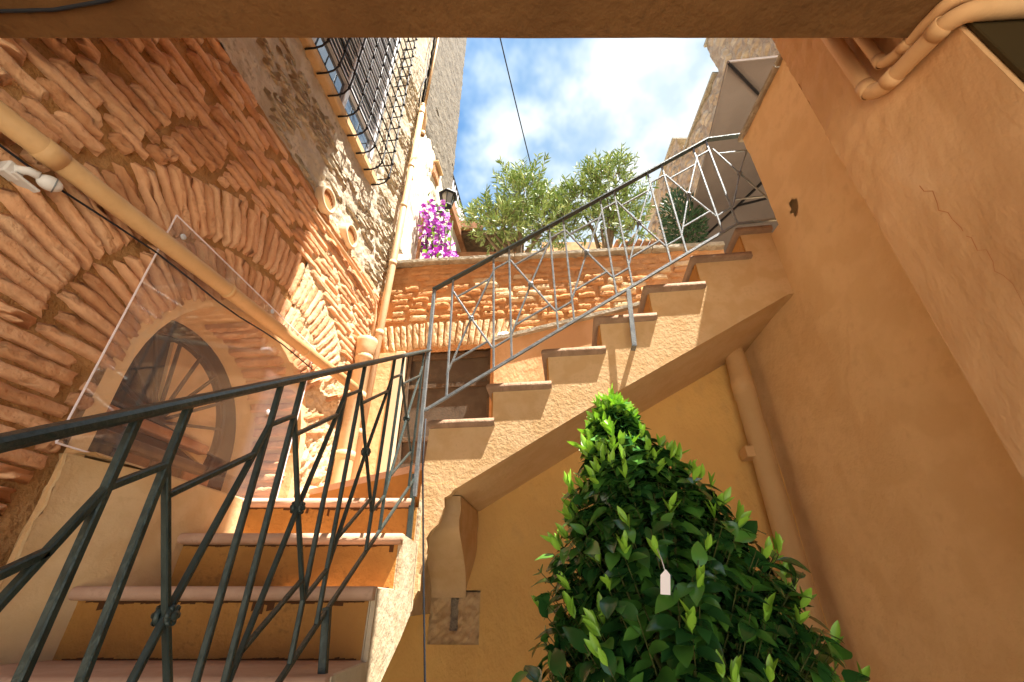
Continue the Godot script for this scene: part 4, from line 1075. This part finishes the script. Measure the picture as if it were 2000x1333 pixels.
func olive(label: String, base: Vector3, lobes: Array, lean: Vector3):
	var t := thing("olive_tree", label, "tree", base, "olive trees behind the terrace wall")
	var fork := base + Vector3(0, 1.15, 0) + lean
	var st := stb(true); tube(st, [base, base + Vector3(0.03, 0.5, 0.02) + lean * 0.3, fork], [0.065, 0.055, 0.048], 8); put("trunk", st, "bark", t)
	var lm := []
	for i in 4: lm.append(leaf_mesh(900 + i, 0.078, 0.016, 0.25, 0.1))
	var bk := {}
	for lb in lobes:
		var c: Vector3 = lb[0]; var r: float = lb[1]
		var mid := fork.lerp(c, 0.55) + rv() * 0.06
		st = stb(true); tube(st, [fork, mid, c], [0.03, 0.02, 0.009], 6); put("limb", st, "bark", t)
		var tw := stb(true)
		for i in int(lb[2] * 2.0):
			var d := rv(); d.y = d.y * 0.8 + 0.25
			var p0 := c + d * r * 0.6; var dir := (d.normalized() + rv() * 0.8 + Vector3(0, 0.45, 0)).normalized()
			var ln := r * rng.randf_range(0.42, 0.95)
			tube(tw, [p0, p0 + dir * ln * 0.5 + rv() * 0.01, p0 + dir * ln], [0.004, 0.003, 0.0015], 4, false)
			var m := int(ln / 0.0125)
			for j in m:
				var q := p0 + dir * ln * (0.15 + 0.85 * j / m)
				var s := dir.cross(rv()).normalized()
				var ld := (dir * 0.75 + s * rng.randf_range(0.6, 1.1)).normalized()
				bucket(bk, "olive_leaf" if rng.randf() < 0.62 else "olive_pale").append_from(lm[rng.randi() % 4], 0, leaf_xf(q, ld, rv(), rng.randf_range(0.75, 1.2)))
		put("twigs", tw, "bark", t, "stuff")
	joined("foliage", bk, t)

func terrace_things():
	olive("olive tree with a twisted trunk, left of the pair behind the terrace wall", Vector3(0.06, 3.3, -4.0), [[Vector3(-0.28, 5.42, -3.95), 0.32, 30], [Vector3(0.12, 5.75, -3.9), 0.42, 46], [Vector3(0.42, 5.55, -4.0), 0.36, 36], [Vector3(-0.1, 5.2, -3.75), 0.30, 26], [Vector3(0.16, 6.05, -3.95), 0.25, 16], [Vector3(-0.44, 5.55, -4.0), 0.22, 12], [Vector3(0.35, 5.15, -3.8), 0.25, 16], [Vector3(0.62, 5.35, -3.9), 0.26, 20], [Vector3(0.6, 5.8, -3.95), 0.24, 16]], Vector3(0.0, 0.35, 0.0))
	olive("olive tree on the right of the pair, its top reaching over the handrail", Vector3(1.02, 3.3, -4.0), [[Vector3(0.85, 5.75, -3.95), 0.34, 34], [Vector3(1.2, 6.0, -3.9), 0.38, 38], [Vector3(1.38, 5.65, -3.95), 0.34, 32], [Vector3(1.36, 6.33, -3.9), 0.24, 15], [Vector3(1.05, 5.35, -3.85), 0.28, 22], [Vector3(1.45, 5.25, -3.9), 0.24, 16]], Vector3(0.05, 0.35, 0.0))
	# purple climber
	var f := thing("flowering_climber", "purple flowering climber at the corner of the terrace wall", "flowers", Vector3(-0.82, 3.3, -3.62))
	var st := stb(true)
	for i in 5: tube(st, [Vector3(-0.85 + i * 0.03, 3.3, -3.62), Vector3(-0.9 + i * 0.06, 4.4, -3.6), Vector3(-0.93 + i * 0.07, 5.1, -3.62 + 0.02 * i)], 0.008, 5)
	put("stem", st, "stem_green", f)
	var bk := {}; var lm := leaf_mesh(71, 0.05, 0.03, 0.2, 0.2); var pm := leaf_mesh(72, 0.03, 0.026, 0.3, 0.3)
	for i in 460:
		var y := 4.2 + 1.25 * pow(rng.randf(), 0.8)
		var t := (y - 4.2) / 1.25
		var cx := -0.78 - 0.10 * t; var hw := 0.20 - 0.06 * t
		if y < 4.75: cx += 0.06
		var p := Vector3(cx + rng.randf_range(-1, 1) * hw, y, -3.62 + rng.randf_range(-0.12, 0.14))
		if rng.randf() < 0.38:
			bucket(bk, "leaf_new" if rng.randf() < 0.35 else "leaf_mid").append_from(lm, 0, leaf_xf(p, rv(), rv() + Vector3(0, 0.5, 0.5), rng.randf_range(0.8, 1.3)))
		else:
			var n := (rv() + Vector3(0.1, 0.1, 1.1)).normalized(); var u := n.cross(UP).normalized(); var v := n.cross(u)
			var kx := "petal" if rng.randf() < 0.7 else "petal_pale"; var sc := rng.randf_range(0.8, 1.25)
			for k in 5:
				var a := TAU * k / 5 + rng.randf() * 0.4
				bucket(bk, kx).append_from(pm, 0, leaf_xf(p, u * cos(a) + v * sin(a) + n * 0.25, n, sc))
	joined("blossom", bk, f)
	st = stb(); bar(st, Vector3(-1.0, 3.3, -3.6), Vector3(-1.0, 5.35, -3.62), 0.03, 0.03, Vector3.RIGHT); put("stake", st, "wood_red", f)
	# wooden canopy with a dark recess, beyond the flowers
	var w := thing("wooden_shelter", "low brown wooden shelter in deep shade behind the purple flowers", "shelter", Vector3(-0.6, 3.3, -5.6))
	st = stb(); abox(st, Vector3(-1.02, 6.68, -5.45), Vector3(-0.48, 6.86, -5.25), 0.01); put("front_beam", st, "wood_red", w)
	st = stb(); abox(st, Vector3(-1.02, 6.60, -6.6), Vector3(0.2, 6.675, -5.3), 0.006); put("roof_board", st, "wood_dark", w)
	st = stb(); abox(st, Vector3(-1.02, 3.3, -6.6), Vector3(0.2, 6.6, -6.5)); put("back_board", st, "wood_dark", w)
	st = stb(); abox(st, Vector3(-1.02, 6.22, -5.5), Vector3(0.1, 6.32, -5.4), 0.006); put("shelf", st, "wood_red", w)
	for x in [-0.98, 0.12]:
		st = stb(); abox(st, Vector3(x - 0.04, 3.3, -5.5), Vector3(x + 0.04, 6.6, -5.42), 0.006); put("post", st, "wood_dark", w)
	st = stb(); bar(st, Vector3(-0.6, 5.8, -5.45), Vector3(-0.1, 6.5, -5.45), 0.07, 0.06, Vector3.BACK); put("brace", st, "wood_dark", w)
	# lower neighbour block with the roof-terrace railing
	var nb_ := thing("neighbour_block", "lower block of the house beyond its corner, with a rust-red parapet", "building", Lp(4, 0, -0.3))
	st = stb(); slab(st, PackedVector2Array([Vector2(3.225, 0), Vector2(4.7, 0), Vector2(4.7, 6.55), Vector2(3.225, 6.55)]), Lp, -2.5, -0.03); put("wall", st, "white_plaster", nb_)
	st = stb(); slab(st, PackedVector2Array([Vector2(3.225, 6.55), Vector2(4.75, 6.55), Vector2(4.75, 6.75), Vector2(3.225, 6.75)]), Lp, -0.12, 0.05); put("parapet", st, "wood_red", nb_)
	var br := thing("balcony_railing", "white baluster railing along the roof terrace beyond the house corner", "railing", Lp(3.9, 6.75, -0.03))
	for i in 14:
		var s := 3.26 + i * 0.105
		st = stb(); obox(st, Lp(s, 7.04, -0.02), e2 * 0.014, UP * 0.29, nl * 0.014, 0.003); put("baluster", st, "white_metal", br)
	st = stb(); obox(st, Lp(3.96, 7.345, -0.02), e2 * 0.73, UP * 0.016, nl * 0.022, 0.004); put("top_rail", st, "iron_black", br)
	# far house with tiled roof behind the trees
	var fh := thing("far_house", "low peach house with a clay tile roof behind the olive trees", "house", Vector3(1.5, 3.3, -8.6))
	st = stb(); abox(st, Vector3(-0.85, 3.3, -10), Vector3(4.3, 8.85, -8.2)); abox(st, Vector3(0.75, 8.85, -9.4), Vector3(2.5, 9.22, -8.3)); put("wall", st, "stucco", fh)
	st = stb(); abox(st, Vector3(-0.85, 8.85, -9.5), Vector3(-0.1, 9.6, -8.3)); put("chimney_block", st, "roof_tile", fh)
	for i in 11:
		var x := 2.55 + i * 0.17
		st = stb(true); tube(st, [Vector3(x, 8.95 + rng.randf_range(-0.02, 0.02), -8.0), Vector3(x + 0.03, 9.16, -8.6)], 0.075 + rng.randf_range(-0.008, 0.008), 8); put("roof_tile", st, "roof_tile", fh)
	# potted shrub beside the parasol
	var sh := thing("potted_shrub", "round dark green shrub in a pot beside the grey parasol", "shrub", Vector3(2.1, 3.3, -4.0))
	st = stb(true); lathe(st, Vector3(2.1, 3.3, -4.0), UP, [[0.0, 0.0], [0.16, 0.0], [0.22, 0.5], [0.24, 0.5], [0.24, 0.56], [0.2, 0.56], [0.2, 0.5], [0.0, 0.5]], 16); put("pot", st, "terracotta", sh)
	st = stb(true); tube(st, [Vector3(2.1, 3.8, -4.0), Vector3(2.1, 5.4, -4.0)], 0.02, 6); put("stem", st, "bark", sh)
	bk = {}
	var sl := leaf_mesh(77, 0.05, 0.014, 0.2, 0.1)
	for i in 2600:
		var d := rv(); var p := Vector3(2.11, 5.55, -4.0) + Vector3(d.x * 0.25, d.y * 0.52, d.z * 0.25)
		bucket(bk, "shrub_leaf").append_from(sl, 0, leaf_xf(p, (d + rv() * 0.7 + Vector3(0, 0.5, 0)), rv(), rng.randf_range(0.8, 1.4)))
	joined("foliage", bk, sh)
	parasol()
	stone_house()
	# wire across the sky
	var cb := thing("overhead_cable", "black cable crossing the sky from the beam down behind the trees", "cable", Vector3(0.2, 6.4, -3))
	st = stb(true); var pts := []
	for i in 15:
		var t := i / 14.0
		pts.append(Vector3(-0.133, 7.82, -3.0).lerp(Vector3(1.05, 6.9, -7.2), t * 1.25 - 0.25) - Vector3(0, 0.25 * sin(PI * t), 0))
	tube(st, pts, 0.008, 6); put("wire", st, "cable_black", cb)

func parasol():
	var p := thing("parasol", "large square grey-mauve parasol seen from below above the parapet", "parasol", Vector3(3.2, 3.3, -3.3))
	var a := Vector3(1.895, 5.6, -2.13); var dx := Vector3(0.992, 0, 0.10); var dz := Vector3(0.165, 0, -0.986)
	var sz := 2.6; var c := a + dx * sz / 2 + dz * sz / 2 + UP * 0.55
	var cor := [a, a + dz * sz, a + dz * sz + dx * sz, a + dx * sz]
	for i in 4:
		var q: Vector3 = cor[i]; var r: Vector3 = cor[(i + 1) % 4]; var n := 8
		var st := stb(true)
		for u in n:
			for v in n - u:
				var F = func(x: float, y: float) -> Vector3:
					var g: Vector3 = c + (q - c) * (x / n) + (r - c) * (y / n)
					return g - UP * 0.03 * sin(PI * min(1.0, (x + y) / n)) * 1.0
				tri(st, F.call(u, v), F.call(u, v + 1), F.call(u + 1, v))
				if u + v < n - 1: tri(st, F.call(u + 1, v), F.call(u, v + 1), F.call(u + 1, v + 1))
		put("canopy_panel", st, "canvas", p)
		st = stb(); bar(st, q - UP * 0.012, r - UP * 0.012, 0.03, 0.012, UP); put("hem", st, "canvas", p)
		st = stb(); bar(st, c - UP * 0.05, q - UP * 0.025, 0.03, 0.022, UP); put("rib", st, "iron_black", p)
		var mid := c.lerp(q, 0.5) - UP * 0.05
		st = stb(); bar(st, c - UP * 0.75, mid, 0.025, 0.018, UP); put("strut", st, "iron_black", p)
	var st2 := stb(true); tube(st2, [Vector3(c.x, 3.3, c.z), c], 0.03, 12); put("pole", st2, "iron_black", p)

func stone_house():
	var s := thing("stone_house", "tall rubble stone house on the right behind the parasol", "building", Vector3(4.6, 3.3, -7))
	var x0 := 4.4
	# face towards the court: z from -4 (near) to -10.5, eaves stepping down and back
	var Pm = func(a: float, y: float, o: float) -> Vector3: return Vector3(x0 - o, y, a)
	var top = func(a: float) -> float:
		if a > -5.32: return 12.3
		if a > -7.55: return 11.32
		return 12.25 if a > -9.4 else 11.9
	var d = func(a, y): return fbm(a * 1.6, y * 1.6, 91.0) * 0.06 + fbm(a * 5, y * 5, 92.0) * 0.03
	put("wall", skin(Pm, -10.6, -3.0, 3.3, 12.4, 0.1, d, func(a, y): return y > top.call(a) + 0.06 * fbm(a * 4.0, 1.0, 8.0)), "stone", s)
	var st := stb()
	abox(st, Vector3(4.5, 3.3, -5.32), Vector3(8, 12.25, -1.2)); abox(st, Vector3(4.5, 3.3, -7.55), Vector3(8, 11.28, -5.3)); abox(st, Vector3(4.5, 3.3, -10.6), Vector3(8, 11.9, -7.53))
	put("wall_core", st, "stone", s)
	# end face towards the camera
	put("wall", skin(func(a, y, o): return Vector3(a, y, -1.19 + o), 4.4, 8.0, 3.3, 12.3, 0.15, d, func(_a, _b): return false), "stone", s)
	put("wall", skin(Pm, -3.0, -1.2, 3.3, 12.3, 0.1, d, func(_a, _y): return false), "stone", s)
	var pcs := []
	var meshes := []
	for i in 10: meshes.append(rock(500 + i, 4))
	var y := 6.6
	while y < 12.2:
		var hgt := rng.randf_range(0.16, 0.30); var a := -10.4 + rng.randf_range(0, 0.3)
		while a < -1.4:
			var ln := rng.randf_range(0.2, 0.5)
			var cc := a + ln / 2
			if y + hgt < top.call(cc) and y + hgt < top.call(cc - 0.2):
				pcs.append([Transform3D(Basis(Vector3(0, rng.randf_range(-0.02, 0.02), 1) * ln * 0.52, UP * hgt * 0.52, Vector3(-1, 0, 0) * 0.07), Vector3(x0 + 0.02, y + hgt / 2, cc)), meshes[rng.randi() % 10], "stone" if rng.randf() < 0.6 else "stone_pale"])
			a += ln + 0.02
		y += hgt + 0.015
	lay(pcs, "wall_stone", "small_stonework", s)
	# eaves slabs
	for e in [[-5.32, -3.0, 12.3], [-7.5, -5.36, 11.34], [-10.6, -7.6, 12.28]]:
		st = stb(); abox(st, Vector3(4.33, e[2], e[0]), Vector3(4.9, e[2] + 0.07, e[1]), 0.01); put("eaves_slab", st, "coping_stone", s)

# ---------------------------------------------------------------- camellia
func camellia():
	var c := thing("camellia_bush", "tall glossy dark green leafy bush with pale young shoots, in front of the stairs", "bush", Vector3(0.37, 0, -1.25))
	var st := stb(true); lathe(st, Vector3(0.37, 0, -1.25), UP, [[0.0, 0.0], [0.17, 0.0], [0.24, 0.38], [0.265, 0.38], [0.265, 0.44], [0.22, 0.44], [0.215, 0.40], [0.0, 0.40]], 24); put("pot", st, "terracotta", c)
	var prof := [Vector2(0.45, 0.20), Vector2(0.8, 0.30), Vector2(1.2, 0.31), Vector2(1.45, 0.30), Vector2(1.55, 0.275), Vector2(1.66, 0.22), Vector2(1.79, 0.140), Vector2(1.88, 0.082), Vector2(1.95, 0.034), Vector2(2.02, 0.008)]
	var axis = func(y: float) -> Vector3: return Vector3(lerpf(0.385, 0.303, smoothstep(1.45, 2.0, y)), y, -1.25)
	var rad = func(y: float) -> float:
		for i in prof.size() - 1:
			if y < prof[i + 1].x: return lerpf(prof[i].y, prof[i + 1].y, clamp((y - prof[i].x) / (prof[i + 1].x - prof[i].x), 0, 1))
		return 0.01
	st = stb(true); tube(st, [Vector3(0.38, 0.4, -1.25), Vector3(0.385, 1.2, -1.25), Vector3(0.33, 1.7, -1.25), Vector3(0.304, 2.03, -1.25)], [0.022, 0.016, 0.009, 0.003], 8); put("main_stem", st, "stem_green", c)
	var lm := []
	for i in 8: lm.append(leaf_mesh(300 + i, 0.070, 0.040 + 0.003 * (i % 3), rng.randf_range(0.15, 0.45), rng.randf_range(0.15, 0.5)))
	var nm := []
	for i in 4: nm.append(leaf_mesh(340 + i, 0.048, 0.019, 0.5, -0.1))
	var pcs := []
	var twig := stb(true)
	for i in 900:
		var y := 0.5 + 1.5 * pow(rng.randf(), 0.62)
		var R: float = rad.call(y)
		var a := rng.randf() * TAU
		var bump := 1.0 + 0.24 * noise.get_noise_3d(cos(a) * 1.6, y * 4.5, sin(a) * 1.6) + rng.randf_range(-0.14, 0.10)
		var out := Vector3(cos(a), 0, sin(a) * 0.78)
		var tip: Vector3 = axis.call(y) + out * R * bump
		var root: Vector3 = axis.call(y - 0.10 - R * 0.5) + out * R * 0.25
		var mid := root.lerp(tip, 0.6) - UP * 0.01
		tube(twig, [root, mid, tip], [0.0026, 0.0018, 0.0010], 4, false)
		var td := (tip - mid).normalized()
		var nl_ := 9 + rng.randi() % 4
		for j in nl_:
			var t := 0.35 + 0.65 * (j + rng.randf() * 0.5) / nl_
			var p := root.lerp(tip, t) if t < 0.6 else mid.lerp(tip, (t - 0.6) / 0.4)
			var s := td.cross(rv()).normalized()
			var dir := (out * rng.randf_range(0.5, 1.0) + s * 0.9 + UP * rng.randf_range(-0.55, 0.35) + td * 0.2).normalized()
			var nrm := (UP * 0.9 + out * 0.7 + rv() * 0.45).normalized()
			pcs.append([leaf_xf(p, dir, nrm, rng.randf_range(0.50, 0.98)), lm[rng.randi() % 8], "leaf_dark" if rng.randf() < 0.55 else "leaf_mid"])
		if rng.randf() < (0.20 if y < 1.75 else 0.7):
			var g := (UP * 0.8 + out * 0.45 + rv() * 0.3).normalized()
			for k in 3 + rng.randi() % 3:
				var s := g.cross(rv()).normalized()
				pcs.append([leaf_xf(tip + g * 0.006 * k, g + s * rng.randf_range(0.3, 0.9), s * -1.0 + rv() * 0.2, rng.randf_range(0.6, 1.0)), nm[rng.randi() % 4], "leaf_new"])
	# leader at the very top
	for k in 9:
		var s := Vector3(cos(k * 2.4), 0, sin(k * 2.4))
		pcs.append([leaf_xf(Vector3(0.303, 1.94 + k * 0.012, -1.25), UP + s * (0.75 - k * 0.06), -s, 1.0), nm[k % 4], "leaf_new"])
	put("twigs", twig, "stem_green", c, "stuff")
	# the nearest leaves are parts: those on the camera's side first
	for p in pcs:
		var v: float = seen(p[0].origin)
		p.append(v)
	lay_leaves(pcs, c)
	var tg := thing("paper_tag", "small white paper tag hanging in the leaves of the glossy bush", "tag", Vector3(0.27, 1.53, -0.93))
	st = stb(); slab(st, PackedVector2Array([Vector2(-0.0075, -0.018), Vector2(0.0085, -0.019), Vector2(0.0085, 0.012), Vector2(0.001, 0.021), Vector2(-0.0075, 0.012)]), func(a, b, o): return Vector3(0.272 + a + b * 0.1, 1.53 + b, -0.90 + o + b * 0.25 + a * 0.3), -0.0005, 0.0005); put("card", st, "paper", tg)
	st = stb(true); tube(st, [Vector3(0.274, 1.549, -0.896), Vector3(0.278, 1.57, -0.92), Vector3(0.285, 1.59, -0.96)], 0.0008, 4); put("string", st, "paper", tg)

func lay_leaves(pcs: Array, parent: Node3D):
	pcs.sort_custom(func(a, b): return a[3] > b[3])
	var bk := {}
	for i in pcs.size():
		var p: Array = pcs[i]
		if i < 300 and p[3] > 0.0: inst("leaf", p[1], p[2], p[0], parent)
		else: bucket(bk, p[2]).append_from(p[1], 0, p[0])
	joined("foliage", bk, parent)
